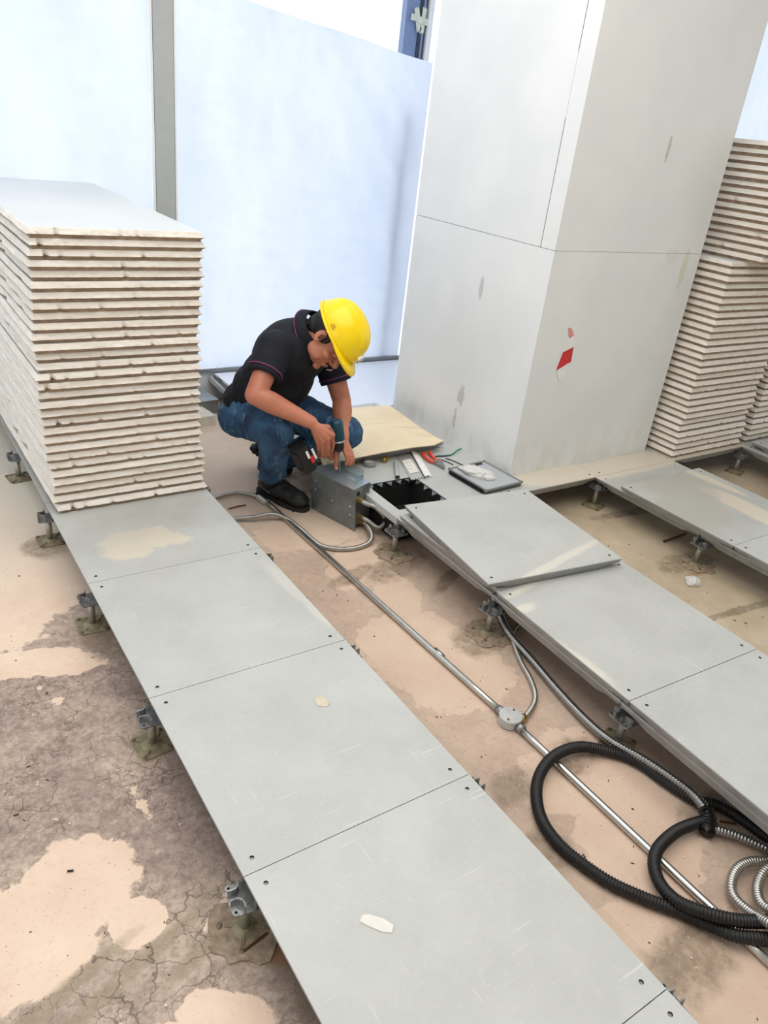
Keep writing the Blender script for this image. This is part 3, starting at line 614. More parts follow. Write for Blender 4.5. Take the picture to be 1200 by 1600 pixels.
# ------------------------------------------------------------------ board stacks
def board_mesh(w, l, th, seed):
    """raised-floor core board: chipped, edges bulging below mid height and undercut"""
    r = random.Random(seed); n = 52; m_ = 24; per = []
    for i in range(n): per.append((-w / 2 + w * i / n, -l / 2, 0, -1))
    for i in range(m_): per.append((w / 2, -l / 2 + l * i / m_, 1, 0))
    for i in range(n): per.append((w / 2 - w * i / n, l / 2, 0, 1))
    for i in range(m_): per.append((-w / 2, l / 2 - l * i / m_, -1, 0))
    N = len(per); lv = [(0.011, 1.0, 0), (.0085, .93, .3), (.004, .66, .6), (.000, .42, 1), (.003, .36, 1), (.0095, .22, .6), (.012, 0, .3)]
    vs = []; chips = [max(0, noise.noise(Vector((k * .83 + seed * 11.7, seed * 3.37 + .5, seed * 1.7))) - .34) * .045 * r.choice((0, 1, 1)) for k in range(N)]
    for ins, zz, amp in lv:
        for k, (x, y, nx, ny) in enumerate(per):
            j = amp * (.0016 * r.uniform(-1, 1)) + ins + chips[k] * amp
            cxx = (math.copysign(1, x) if abs(abs(x) - w / 2) < 1e-6 and ny else 0); vs.append((x - nx * j - (0 if nx else (math.copysign(j, x) if abs(x) > w / 2 - 1e-6 else 0)), y - ny * j - (0 if ny else (math.copysign(j, y) if abs(y) > l / 2 - 1e-6 else 0)), zz * th))
    b = MB()
    L = len(lv); fs = []
    b.cur = 0; b.v = [Vector(v) for v in vs]
    for a in range(L - 1):
        for k in range(N):
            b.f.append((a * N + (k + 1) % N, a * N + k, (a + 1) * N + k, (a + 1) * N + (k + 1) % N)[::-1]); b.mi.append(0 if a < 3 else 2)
    b.f.append(tuple(range(N))); b.mi.append(1); b.f.append(tuple(range((L - 1) * N, L * N))[::-1]); b.mi.append(0)
    me = b.mesh('stacked_board', [M['core'], M['face'], M['undercut_shade']]); return me
def ordinal(n):
    w = ['topmost', 'second', 'third', 'fourth', 'fifth', 'sixth', 'seventh', 'eighth', 'ninth', 'tenth', 'eleventh', 'twelfth', 'thirteenth', 'fourteenth', 'fifteenth', 'sixteenth', 'seventeenth', 'eighteenth', 'nineteenth', 'twentieth']
    if n < 20: return w[n]
    t = ['', '', 'twenty', 'thirty', 'forty'][(n + 1) // 10]; u = (n + 1) % 10
    return (t[:-1] + 'ieth') if u == 0 else t + '-' + ['', 'first', 'second', 'third', 'fourth', 'fifth', 'sixth', 'seventh', 'eighth', 'ninth'][u]
def stack(nb, z0, th, w, l, cx, cy, where, group, lean):
    ms = [board_mesh(w, l, th * .985, s_ + int(cx * 10)) for s_ in range(10)]
    for i in range(nb):
        dx, dy, rz = lean(i / (nb - 1)); k = nb - 1 - i
        o = obj('stacked_board', ms[rnd.randrange(10)], None, (cx + dx + rnd.uniform(-.006, .006), cy + dy + rnd.uniform(-.006, .006), z0 + th * i), (0, 0, rz + rnd.uniform(-.005, .005)))
        tag(o, ('topmost cream board of %s' % where if k == 0 else 'cream board of %s, %s from the top' % (where, ordinal(k))), 'board', group)
LN = 30
def lean_l(t): return (-.018 * math.sin(t * PI) * (1 if t < .8 else 1) + .004 * math.sin(t * 17), .006 * math.sin(t * 9), .006 + .03 * (1 - t))
stack(LN, .0005, .0333, .578, 1.42, .295, 1.70 + .71, 'the tall left stack', 'boards stacked on the left walkway', lambda t: (lean_l(t)[0], lean_l(t)[1] - 0, .10 * 0 + lean_l(t)[2] * .4))
def lean_r(t):
    return ((.028 * t * 1.3 if t < .66 else .13), (0.0 if t < .66 else -.08), .0)
stack(44, .0005, .0347, .62, .62, 2.985 + .31, 1.225 + .31, 'the stack right of the pillar', 'boards stacked right of the pillar', lean_r)
stack(42, .0005, .0347, .62, .62, 3.665 + .31, 1.225 + .31, 'the rightmost stack', 'boards stacked at the right frame edge', lambda t: (.06 * t, .0, 0))

# ------------------------------------------------------------------ conduits and hoses
def hose(name, pts, r, mat, label, pitch=.0062, amp=.13, seg=14, parent=None):
    """pts = (px, py, height of the centre line)"""
    P = [at(x, y, z) for x, y, z in pts] if not isinstance(pts[0], Vector) else pts
    P = spline(P, pitch / 4); b = MB(); b.tube(P, r, seg, True, lambda i: r * (1 - amp + amp * math.cos(i * PI / 2)) if i % 4 else r)
    o = b.build(name, mat, parent, smooth=True)
    if not parent:
        c = P[0].copy(); o.data.transform(Matrix.Translation(-c)); o.location = c
        tag(o, label, 'hose')
    return o
zf = SUB
# straight conduit with round box
cnd = thing('steel_conduit', 'long straight bright steel conduit on the slab with a round junction box', 'conduit', (0.95, .2, SUB))
def seg(b, p, q, r, n=14): b.tube([p, q], r, n)
A0, A1 = at(412, 780, zf + .012), at(783, 1112, zf + .014); B0, B1 = at(808, 1134, zf + .014), at(1215, 1516, zf + .012)
b = MB(); b.tube([A0 + (A1 - A0) * t for t in arc(0, 1, 12)], .0105, 16); b.build('pipe', M['conduit'], cnd, True)
b = MB(); b.tube([B0 + (B1 - B0) * t for t in arc(0, 1, 12)], .0105, 16); b.build('pipe', M['conduit'], cnd, True)
mid = at(685, 1022, zf + .0125); dr = (A1 - A0).normalized()
b = MB(); b.tube([mid - dr * .022, mid + dr * .022], .0125, 16); b.build('coupling', M['conduit'], cnd, True)
jb = at(798, 1119, zf + .028)
b = MB(); b.lathe([(.032, 0), (.034, .002), (.034, .026), (.036, .027), (.036, .031), (.034, .033)], 28, Matrix.Translation((jb.x, jb.y, zf + .001))); bx_ = b.build('round_box', plain('cast_box_grey', rgb(196, 198, 198), .4, .3), cnd, False)
for a in (.5, .5 + PI):
    b = MB(); b.lathe([(.004, 0), (.004, .002)], 8, Matrix.Translation((jb.x + .025 * math.cos(a), jb.y + .025 * math.sin(a), zf + .034))); b.build('screw', M['screw'], bx_)
for s_, e2 in ((jb, A1), (jb, B0)):
    d = (e2 - s_); d.z = 0; d.normalize(); c = Vector((jb.x, jb.y, zf + .015)); b = MB(); b.tube([c + d * .03, c + d * .055], .0138, 16); b.build('spout', M['cast'], cnd, True)
d3 = at(818, 1120, zf + .02) - jb; d3.z = 0; d3.normalize(); c = Vector((jb.x, jb.y, zf + .015)); b = MB(); b.tube([c + d3 * .03, c + d3 * .05], .0138, 16); b.build('spout', M['brass'], cnd, True)
rebase(cnd)
for ch in cnd.children:
    if ch.name.startswith('round'):
        for g_ in ch.children: pass
h = .012
hose('flexible_conduit', [Vector(c + d3 * .048)] + [at(*q) for q in ((833, 1102, zf + h), (836, 1085, zf + h), (829, 1062, zf + h), (814, 1034, zf + h), (803, 1006, zf + h + .004), (801, 988, zf + h + .004), (810, 976, zf + h), (830, 960, zf + h), (870, 950, zf + h))], .0092, M['flex'], 'thin grey flexible conduit curving from round junction box to under the middle run', .0045, .08)
hose('heavy_flexible_hose', [(770, 930, zf + .02), (783, 966, zf + .02), (797, 992, zf + .02), (830, 1030, zf + .018), (875, 1083, zf + .018), (918, 1128, zf + .022), (955, 1158, zf + .028), (1005, 1186, zf + .034), (1052, 1217, zf + .036), (1085, 1243, zf + .036), (1103, 1268, zf + .034), (1106, 1290, zf + .03)], .0148, M['flex_dark'], 'thick ribbed steel hose running from under the panel pile to the black sleeve', .0085, .13, 16)
hose('heavy_flexible_hose', [(1106, 1292, zf + .03), (1150, 1305, zf + .026), (1200, 1326, zf + .022), (1260, 1352, zf + .022)], .0128, M['flex_dark'], 'short length of ribbed steel hose leaving the black sleeve to the right edge', .0085, .12, 16)
hose('black_corrugated_hose', [(1250, 1350, zf + .02), (1190, 1302, zf + .018), (1130, 1262, zf + .018), (1085, 1250, zf + .018), (1040, 1222, zf + .018), (995, 1190, zf + .018), (950, 1174, zf + .02), (905, 1167, zf + .03), (868, 1180, zf + .038), (845, 1207, zf + .030), (838, 1240, zf + .02), (846, 1280, zf + .018), (872, 1318, zf + .018), (910, 1350, zf + .018), (955, 1380, zf + .018), (1010, 1405, zf + .018), (1060, 1424, zf + .018), (1110, 1446, zf + .022), (1150, 1462, zf + .034), (1200, 1468, zf + .036), (1250, 1474, zf + .02)], .0165, M['dusty'], 'long black corrugated hose making the big loop over the steel conduit', .0075, .10, 16)
hose('black_corrugated_hose', [(1106, 1282, zf + .03), (1085, 1287, zf + .03), (1055, 1300, zf + .034), (1028, 1326, zf + .036), (1022, 1352, zf + .032), (1032, 1382, zf + .03), (1058, 1408, zf + .04), (1100, 1425, zf + .054), (1150, 1438, zf + .056), (1200, 1440, zf + .05), (1250, 1440, zf + .04)], .0162, M['black'], 'black corrugated hose making the small loop from the taped sleeve', .0075, .10, 16)
sl = thing('taped_sleeve', 'black taped sleeve joining steel and black hoses near the right edge', 'sleeve', at(1106, 1282, zf))
b = MB(); p_ = [at(1103, 1266, zf + .034), at(1108, 1284, zf + .031), at(1104, 1300, zf + .028)]; b.tube(spline(p_, .004), .0205, 16, True, lambda i: .0195 + .0016 * math.sin(i * 2.1)); b.build('wrap', M['black'], sl, True)
b = MB(); p_ = [at(1112, 1270, zf + .046), at(1104, 1262, zf + .055), at(1094, 1266, zf + .05)]; b.tube(spline(p_, .004), .004, 8); b.build('tape_tail', M['black'], sl, True); rebase(sl)
hose('flexible_conduit', [(1270, 1335, zf + .02), (1200, 1344, zf + .03), (1170, 1347, zf + .032), (1150, 1360, zf + .03), (1142, 1385, zf + .026), (1150, 1406, zf + .026), (1175, 1427, zf + .045), (1210, 1448, zf + .085), (1240, 1470, zf + .07)], .0125, M['flex'], 'outer silver flexible conduit loop at the right edge above the black hoses', .0072, .10, 16)
hose('flexible_conduit', [(1250, 1335, zf + .05), (1212, 1350, zf + .05), (1192, 1364, zf + .045), (1183, 1388, zf + .034), (1190, 1412, zf + .04), (1215, 1428, zf + .06), (1250, 1450, zf + .06)], .0125, M['flex'], 'inner silver flexible conduit loop at the right edge', .0072, .10, 16)
hose('flexible_conduit', [(290, 800, zf + .012), (325, 782, zf + .012), (350, 773, zf + .014), (372, 770, zf + .014), (393, 773, zf + .014), (409, 779, zf + .012)], .0105, M['flex'], 'grey flexible conduit from under the walkway to the conduit end by the boot', .0048, .08)
cb = MB(); a_, c_ = at(404, 777, zf + .013), at(416, 786, zf + .013); cb.tube([a_, c_], .0135, 14); o = cb.build('conduit_connector', M['alu']); tag(o, 'bright connector joining flexible conduit to steel conduit by the boot', 'connector')
o.data.transform(Matrix.Translation(-a_)); o.location = a_

# ------------------------------------------------------------------ junction box held by the man
def junction_box():
    b0, b1 = at(500, 800, SUB + .002), at(562, 835, SUB + .002)
    t0, t1, t2, t3 = at(487, 733, .042), at(553, 766, .042), at(573.5, 752.5, .042), at(504, 719.5, .042)
    o0 = (t0 + t1 + t2 + t3) / 4; ex = ((t1 - t0) + (t2 - t3)).normalized()          # along the long side, to the front
    up = ((t0 + t1) / 2 - (b0 + b1) / 2); up = (up - ex * up.dot(ex)).normalized(); ey = up.cross(ex).normalized()
    Lx = (t1 - t0).length; Ly = .098; Hh = ((t0 + t1) / 2 - (b0 + b1) / 2).length
    if (t3 - t0).dot(ey) < 0: ey = -ey
    org = (t0 + t1) / 2; org = org + ey * Ly / 2 - up * Hh
    T = Matrix((( ex.x, ey.x, up.x, org.x), (ex.y, ey.y, up.y, org.y), (ex.z, ey.z, up.z, org.z), (0, 0, 0, 1)))
    base = Vector((org.x, org.y, SUB)); r = thing('junction_box', 'grey galvanised steel electrical box standing on edge, being drilled by the man', 'electrical box', base)
    def part(name, f, mat, parent=r, sm=False):
        q = MB(); f(q); q.v = [T @ v for v in q.v]; return q.build(name, mat, parent, sm)
    hx, hy, t = Lx / 2, Ly / 2, .0015
    side = part('side_panel', lambda q: q.box((.004, -hy, Hh / 2), (Lx + .012, t * 1.6, Hh)), M['steelbox']); part('side_panel', lambda q: q.box((0, hy, Hh / 2), (Lx, t, Hh)), M['steelbox'])
    part('end_plate', lambda q: q.box((hx, 0, Hh / 2 + .012), (t, Ly, Hh - .024)), M['steelbox']); part('end_plate', lambda q: q.box((-hx, 0, Hh / 2), (t, Ly, Hh)), M['steelbox'])
    top = part('top_plate', lambda q: (q.box((0, 0, Hh), (Lx, Ly, t * 1.3)), q.box((0, -hy + .002, Hh - .006), (Lx, t, .014))), M['steeltop']); part('bottom_plate', lambda q: q.box((0, 0, .03), (Lx, Ly, t)), M['steelbox'])
    rv = lambda x, z: part('rivet', lambda q: q.lathe([(.0035, 0), (.0025, .0015)], 8, Matrix.Translation((x, -hy - .0012, z)) @ Matrix.Rotation(PI / 2, 4, 'X')), M['alu'], side)
    for x, z in ((-hx + .025, Hh - .045), (-hx + .025, Hh - .09), (hx - .02, .075), (hx - .02, .115), (.0, .10)): rv(x, z)
    part('knockout', lambda q: q.lathe([(.010, 0), (.010, .001)], 18, Matrix.Translation((hx + .0005, -hy + .026, Hh - .028)) @ Matrix.Rotation(PI / 2, 4, 'Y')), M['hole'])
    [part('vent_slot', lambda q: q.box((hx + .001, .02, Hh - .02 - k * .008), (.0012, .034, .004)), M['pan_dark']) for k in range(3)]
    part('cover_flange', lambda q: q.box((.015, hy - .006, Hh + .024), (Lx * .62, .0016, .046)), M['acrylic']); part('cover_flange', lambda q: q.box((hx * .72, hy - .03, Hh + .012), (.0016, .05, .024)), M['acrylic'])
    part('earth_tab', lambda q: q.box((hx * .5, .01, Hh + .003), (.05, .008, .003)), M['alu'])
    fits = []
    for (y_, z_) in ((-hy + .034, Hh - .062), (-hy + .040, .058), (-hy + .044, .035)):
        part('gland', lambda q: q.lathe([(.0135, 0), (.0135, .008), (.011, .009), (.011, .022)], 8, Matrix.Translation((hx, y_, z_)) @ Matrix.Rotation(PI / 2, 4, 'Y')), M['brass']); fits.append(T @ Vector((hx + .016, y_, z_)))
    rebase(r); return fits, ex, T, Lx, Ly, Hh
fits, bex, BT, BLx, BLy, BHh = junction_box()
f0, f1, f2 = fits
hose('flexible_conduit', [f0, f0 + bex * .03, f0 + bex * .075 + Vector((.02, .02, -.012)), at(603, 812, -.095), at(592, 824, -.118), f1 + bex * .035, f1], .0105, M['flex'], 'short looped flexible conduit between two brass glands of the junction box', .0048, .09)
hose('flexible_conduit', [f2, f2 + bex * .022 + Vector((0, 0, -.004)), at(581, 838, SUB + .03), at(573, 850, SUB + .014), at(550, 857, SUB + .011), at(520, 857, SUB + .011), at(495, 849, SUB + .011), at(470, 827, SUB + .012), at(447, 810, SUB + .018), at(425, 803, SUB + .034), at(395, 808, SUB + .024), at(363, 811, SUB + .014), at(320, 818, SUB + .011)], .0105, M['flex'], 'long flexible conduit from the junction box lowest gland crossing over to the walkway', .0048, .09)

# ------------------------------------------------------------------ small things on the platform
def cardboard():
    P = [at(545, 742, .045), at(640, 712, .05), at(692, 690, .042), at(608, 632, .042), at(553, 628, .042), at(520, 640, .04), at(505, 700, .04)]
    c = sum(P, Vector()) / len(P); nx, ny = 26, 20; b = MB()
    a00, a10, a11, a01 = at(505, 724, .058), at(692, 691, .058), at(608, 631, .058), at(470, 640, .058)
    for side, dz in ((0, 0), (1, -.004)):
        vs = []
        for i in range(nx + 1):
            for j in range(ny + 1):
                u, v = i / nx, j / ny; p = (a00 * (1 - u) + a10 * u) * (1 - v) + (a01 * (1 - u) + a11 * u) * v
                z = .052 + dz + .009 * math.sin(u * 3.1) * (1 - v) + .004 * noise.noise(Vector((p.x * 6, p.y * 6, 0))) + (.018 * max(0, (u - .93) / .07) * (1 - v) ** 6) - .035 * max(0, v - .85) * 0
                vs.append((p.x, p.y, z))
        k = ny + 1; fs = [(i * k + j, (i + 1) * k + j, (i + 1) * k + j + 1, i * k + j + 1) for i in range(nx) for j in range(ny)]; b.add(vs, fs if not side else [f[::-1] for f in fs])
    n = (nx + 1) * (ny + 1); k = ny + 1; rim = [i * k for i in range(nx + 1)] + [nx * k + j for j in range(1, ny + 1)] + [i * k + ny for i in range(nx - 1, -1, -1)] + [j for j in range(ny - 1, 0, -1)]
    for i in range(len(rim)): p, q = rim[i], rim[(i + 1) % len(rim)]; b.f.append((p, p + n, q + n, q)); b.mi.append(0)
    o = b.build('cardboard_sheet', M['kraft'], smooth=False); base = at(600, 690, 0); o.data.transform(Matrix.Translation(-base)); o.location = base; tag(o, 'large tan cardboard sheet with curled corner lying between the man and the pillar', 'cardboard')
    # the loose panel it lies on
cardboard()
b = MB(); b.box((0, 0, .003), (1.35, .765, .006)); tag(b.build('floor_reflection', plain('pale_reflection', rgb(226, 232, 242), .3, 0, .02), loc=(1.88, 2.737, 0)), 'pale bluish added window-reflection film on the floor between cardboard and window sill', 'overlay')  # added sheet: bluish window reflection on the panels put into colour
_a, _b = at(548, 717, .058), at(690, 692, .058); _m = (_a + _b) / 2; _e = (_b - _a).normalized(); _n = Vector((-_e.y, _e.x, 0))
_c = _m + _n * (.299 + .05) + _e * .03
panel(_c.x, _c.y, .0355, 'loose grey panel hidden under the cardboard sheet, its dark edge showing', rz=math.atan2(_e.y, _e.x))
def on(name, px, z, label, cat, rz=0): p = at(*px, z); return thing(name, label, cat, (p.x, p.y, z), rz)
t = on('tape_roll', (577, 727), 0, 'grey roll of tape lying flat beside the square opening', 'tape')
b = MB(); b.lathe([(.021, 0), (.030, 0), (.031, .001), (.031, .017), (.030, .018), (.021, .018), (.021, 0)], 28, None, False); b.build('roll', M['tape'], t, True)
b = MB(); b.lathe([(.0195, .001), (.021, .001), (.021, .0165), (.0195, .0165), (.0195, .001)], 28, None, False); b.build('core', M['label'], t, True)
t = on('brass_fitting', (601, 722), .0, 'small brass threaded fitting lying beside the tape roll', 'fitting', .5)
T0 = Matrix.Translation((0, 0, .014)) @ Matrix.Rotation(PI / 2, 4, 'Y')
b = MB(); b.lathe([(.010, -.016), (.012, -.014), (.012, -.002), (.009, -.002), (.009, .004)], 18, T0); b.build('body', M['brass'], t, True)
b = MB(); b.lathe([(.014, .002), (.014, .012)], 6, T0); b.build('hex_nut', M['brass'], t)
b = MB(); b.lathe([(.008, .0121), (.008, .0125)], 14, T0); b.build('bore', M['hole'], t)
t = on('aluminium_tube', (621, 735), .0, 'short bright aluminium tube lying by the opening rim', 'tube')
p0, p1 = at(618, 722, .011), at(621, 746, .011); p0 -= t.location; p1 -= t.location
b = MB(); b.tube([p0, p1], .0105, 18, False); b.tube([p1, p0], .0092, 18, False); b.build('barrel', M['alu'], t, True); b = MB(); b.tube([p1 + (p0 - p1) * .3, p1 + (p0 - p1) * .29], .0088, 16); b.build('bore', M['hole'], t)
# notched plate with label
def plate(px4, z, name, label, cat, mat, notch=True, th=.003):
    P = [at(*q, z) for q in px4]; c = sum(P, Vector()) / 4; poly = []
    for i in range(4):
        a, d = P[i] - c, P[(i + 1) % 4] - c; poly.append((a.x, a.y))
        if notch and i % 2 == 0:
            n_ = 4; inw = (-(a + d)).normalized() * .012
            for k in range(n_):
                for s_, q in ((.12 + k * .24, 0), (.12 + k * .24 + .02, 1), (.12 + k * .24 + .08, 1), (.12 + k * .24 + .09, 0)):
                    e = a + (d - a) * s_ + (inw if q else Vector()); poly.append((e.x, e.y))
    b = MB(); area_ = sum(poly[i][0] * poly[(i + 1) % len(poly)][1] - poly[(i + 1) % len(poly)][0] * poly[i][1] for i in range(len(poly)))
    if area_ < 0: poly = poly[::-1]
    b.prism(poly, 0, th); o = b.build(name, mat, loc=(c.x, c.y, z)); return tag(o, label, cat), P, c
o, P_, c_ = plate([(620, 713), (638, 709), (662, 747), (643, 751)], .002, 'notched_plate', 'white metal plate with notched ends and a label, beside the red pliers', 'plate', M['alu'])
q = [P_[0].lerp(P_[3], .25).lerp(P_[1].lerp(P_[2], .25), .12), P_[0].lerp(P_[3], .25).lerp(P_[1].lerp(P_[2], .25), .9), P_[0].lerp(P_[3], .78).lerp(P_[1].lerp(P_[2], .78), .9), P_[0].lerp(P_[3], .78).lerp(P_[1].lerp(P_[2], .78), .12)]
b = MB(); b.prism([(p.x - c_.x, p.y - c_.y) for p in q][::-1], .0042, .0062); b.build('label_pad', M['label'], o)
for k in range(3):
    b = MB(); s0 = q[0].lerp(q[3], .25 + .22 * k); s1 = q[1].lerp(q[2], .25 + .22 * k); e0, e1 = s0.lerp(s1, .2), s0.lerp(s1, .2 + .5 * (1 - k * .2)); b.tube([e0 - c_ + ZD * .0063, e1 - c_ + ZD * .0063], .0008, 4); b.build('print', M['tape'], o)
o, P_, c_ = plate([(641, 703), (647, 704), (671, 742), (664, 745)], .012, 'folded_plate', 'narrow white folded plate leaning beside the notched plate', 'plate', M['white'], False, .002)
b = MB(); b.prism([(p.x - c_.x, p.y - c_.y) for p in (P_[1], P_[1] + Vector((.02, .0, 0)), P_[2] + Vector((.015, 0, 0)), P_[2])], -.0095, -.0075); b.build('fold', M['white'], o)
b = MB(); b.prism([(p.x - c_.x, p.y - c_.y) for p in (P_[0], P_[3], P_[3] + Vector((.003, .002, 0)), P_[0] + Vector((.003, .002, 0)))], -.0115, 0); b.build('fold', M['steelbox'], o)
# pliers
t = on('pliers', (682, 718), 0, 'pliers with orange-red grips lying open on the platform', 'pliers')
L0 = t.location.copy()
def loc(px, z): return at(*px, z) - L0
for pts, nm in (([(661, 707), (664, 714), (672, 720), (678, 722)], 'grip'), ([(671, 706), (675, 713), (682, 718), (685, 720)], 'grip')):
    b = MB(); b.tube(spline([loc(p, .012) for p in pts], .004), .0085, 12, True, lambda i: .0068 + .003 * math.sin(min(i, 12) / 12 * PI)); b.build(nm, M['orange'], t, True)
b = MB(); b.prism([((loc(p, .006)).x, (loc(p, .006)).y) for p in ((677, 724), (681, 726), (694, 733), (695, 731), (690, 722), (686, 719), (680, 719))], .003, .016); jw = b.build('jaw', M['cast'], t)
b = MB(); pv = loc((683, 722), .016); b.lathe([(.005, .015), (.004, .018)], 12, Matrix.Translation((pv.x, pv.y, 0))); b.build('pivot', M['screw'], t)
def wire(pts, r, mat, label):
    P = [at(*q) for q in pts]; L1 = P[0].copy(); b = MB(); b.tube(spline([p - L1 for p in P], .006), r, 8); o = b.build('cable', mat, loc=L1, smooth=True); return tag(o, label, 'cable')
wire([(684, 712, .004), (696, 712, .004), (706, 710, .006), (714, 704, .012), (721, 701, .016)], .0035, M['green'], 'green wire end behind the pliers')
wire([(680, 713, .003), (692, 713, .003), (704, 711, .004)], .004, M['bluewire'], 'dark blue cable lying against the green wire')
wire([(686, 717, .003), (697, 721, .003), (708, 726, .003)], .0022, M['hole'], 'short black wire right of the pliers')
wire([(696, 716, .003), (708, 720, .003), (726, 728, .003)], .0026, M['bluewire'], 'long dark blue wire running to the floor box lid')
wire([(688, 719, .003), (692, 725, .003), (695, 730, .003)], .0016, plain('yellow_wire', rgb(212, 200, 60), .5), 'thin yellow wire under the pliers jaw')
# floor box lid
fx0, fx1, fy0, fy1 = 1.69, 1.925, 1.245, 1.50
t = thing('floor_box_lid', 'grey floor box lid with raised rim, beside the pillar corner under the plastic bag', 'floor box', ((fx0 + fx1) / 2, (fy0 + fy1) / 2, 0), .06)
w_, l_ = .225, .25
b = MB(); b.box((0, 0, .009), (w_, l_, .016)); b.build('tray', M['pan_dark'], t)
b = MB(); b.box((0, 0, .0195), (w_ * .95, l_ * .95, .005)); b.build('lid_plate', plain('lid_grey', rgb(186, 190, 194), .4, .2, .06), t)
b = MB()
for (x, y, dx, dy) in ((0, l_ / 2, w_ + .01, .008), (0, -l_ / 2, w_ + .01, .008), (w_ / 2, 0, .008, l_ + .01), (-w_ / 2, 0, .008, l_ + .01)): b.box((x, y, .021), (dx, dy, .008))
b.build('rim', M['tape'], t)
for x in (-.05, .06):
    b = MB(); b.box((x, l_ / 2 - .018, .024), (.04, .012, .004)); b.build('hinge', M['drill_black'], t)
for z_, s_ in ((.008, .008), (.018, .006)): b = MB(); b.box((-w_ / 2 - .006, 0, z_), (s_, l_ * .9, .005)); b.build('side_rail', M['drill_black'], t)
# plastic bag
def bag(px, z, label, sx_, sy, sz, seed, mat, name='plastic_bag', rz=0, txt=False):
    p = at(*px, z); t = MB(); t.ell((0, 0, 0), (sx_, sy, sz), None, 30, 18)
    for v in t.v:
        n = noise.noise(Vector((v.x * 28 + seed, v.y * 28, v.z * 40))) + .5 * noise.noise(Vector((v.x * 70 + seed, v.y * 70, v.z * 60))); v *= (1 + .32 * n); v.z = max(v.z, -sz * .55) + sz * .55
    o = t.build(name, mat, loc=p); o.rotation_euler = (0, 0, rz); return tag(o, label, 'bag')
bg_ = bag((745, 741), .0225, 'crumpled clear plastic bag with faint print on the floor box lid', .050, .085, .020, 3, M['bag'], rz=.5)
for k in range(3): b = MB(); b.box((-.01 + .008 * k, .005, .0236), (.003, .03 - .006 * k, .0008)); b.build('print', M['tape'], bg_)
bag((764, 748), .0225, 'small clump of white plastic wrap at the right of the clear bag', .022, .03, .01, 8, M['bag'], 'plastic_wrap', .8)
bag((1081, 912), SUB, 'crumpled pale plastic scrap on the slab in the first open bay', .035, .03, .018, 5, M['bag'], 'plastic_scrap')
# hazard tape scrap on the pillar
def hz():
    r = thing('barrier_tape', 'torn scrap of red and white barrier tape stuck on the pillar front', 'tape', (0, 0, 0))
    def pp(x, y): d = ray(x, y); return CAM_C + d * ((PY - .0012 - CAM_C.y) / d.y)
    c = pp(882, 560); r.location = c
    for pts, mat in (([(888, 512), (893, 513), (897, 524), (889, 529)], plain('faded_red', rgb(226, 150, 140), .5)), ([(886, 527), (897, 524), (896, 542), (880, 550)], M['white']), ([(880, 550), (896, 542), (892, 565), (869, 579)], M['red']), ([(869, 579), (888, 567), (883, 588), (873, 594)], M['white'])):
        b = MB(); P = [pp(*q) - c for q in pts]; b.add(P + [p + Vector((0, -.0012, 0)) for p in P], [(0, 1, 2, 3), (7, 6, 5, 4)] + [(i, (i + 1) % 4, 4 + (i + 1) % 4, 4 + i) for i in range(4)]); b.build('stripe', mat, r)
hz()
# block, tray and channels by the window, left of the man
p = at(337, 664, SUB); t = MB(); t.box((-.10, .12, .028), (.20, .24, .056)); o = t.build('concrete_block', M['concrete'], loc=(p.x, p.y, SUB)); o.rotation_euler = (0, 0, .12); tag(o, 'pale concrete block on the slab between left stack and man', 'block')
p = at(346, 645, SUB); r = thing('steel_tray', 'grey sheet-steel trunking box on the slab beside the concrete block', 'trunking', (p.x - .02, p.y, SUB), .1)
t = MB(); t.box((-.13, .10, .04), (.26, .2, .08)); t.build('body', M['steelbox'], r); t = MB(); t.box((-.13, .1, .0815), (.265, .205, .003)); t.build('cover', M['steeltop'], r)
def channel(p0, p1, w, hgt, label):
    d = (p1 - p0); L = d.length; x = d.normalized(); y = ZD.cross(x).normalized(); z = x.cross(y); b = MB(); T = Matrix(((x.x, y.x, z.x, 0), (x.y, y.y, z.y, 0), (x.z, y.z, z.z, 0), (0, 0, 0, 1)))
    b.box((L / 2, 0, .001), (L, w, .002), T); b.box((L / 2, w / 2, hgt / 2), (L, .002, hgt), T); b.box((L / 2, -w / 2, hgt / 2), (L, .002, hgt), T); b.box((L / 2, w / 2 - .005, hgt), (L, .012, .002), T); b.box((L / 2, -w / 2 + .005, hgt), (L, .012, .002), T)
    o = b.build('metal_channel', M['alu'], loc=p0); return tag(o, label, 'channel')
channel(at(331, 593, SUB + .12), at(368, 628, SUB + .09), .045, .028, 'nearer silver metal channel lying on the steel box left of the man')
channel(at(334, 582, SUB + .13), at(384, 618, SUB + .10), .05, .03, 'farther silver metal channel by the window sill left of the man')
b = MB(); P = [at(346, 580, SUB + .15), at(400, 574, SUB + .15), at(410, 606, SUB + .12), at(372, 606, SUB + .12)]; c = sum(P, Vector()) / 4; P = [p - c for p in P]; b.add(P + [p - ZD * .012 for p in P], [(3, 2, 1, 0), (4, 5, 6, 7)] + [(i, (i + 1) % 4, 4 + (i + 1) % 4, 4 + i) for i in range(4)]); o = b.build('white_plate', M['white'], loc=c); tag(o, 'white plate leaning flat by the window sill behind the man', 'plate')

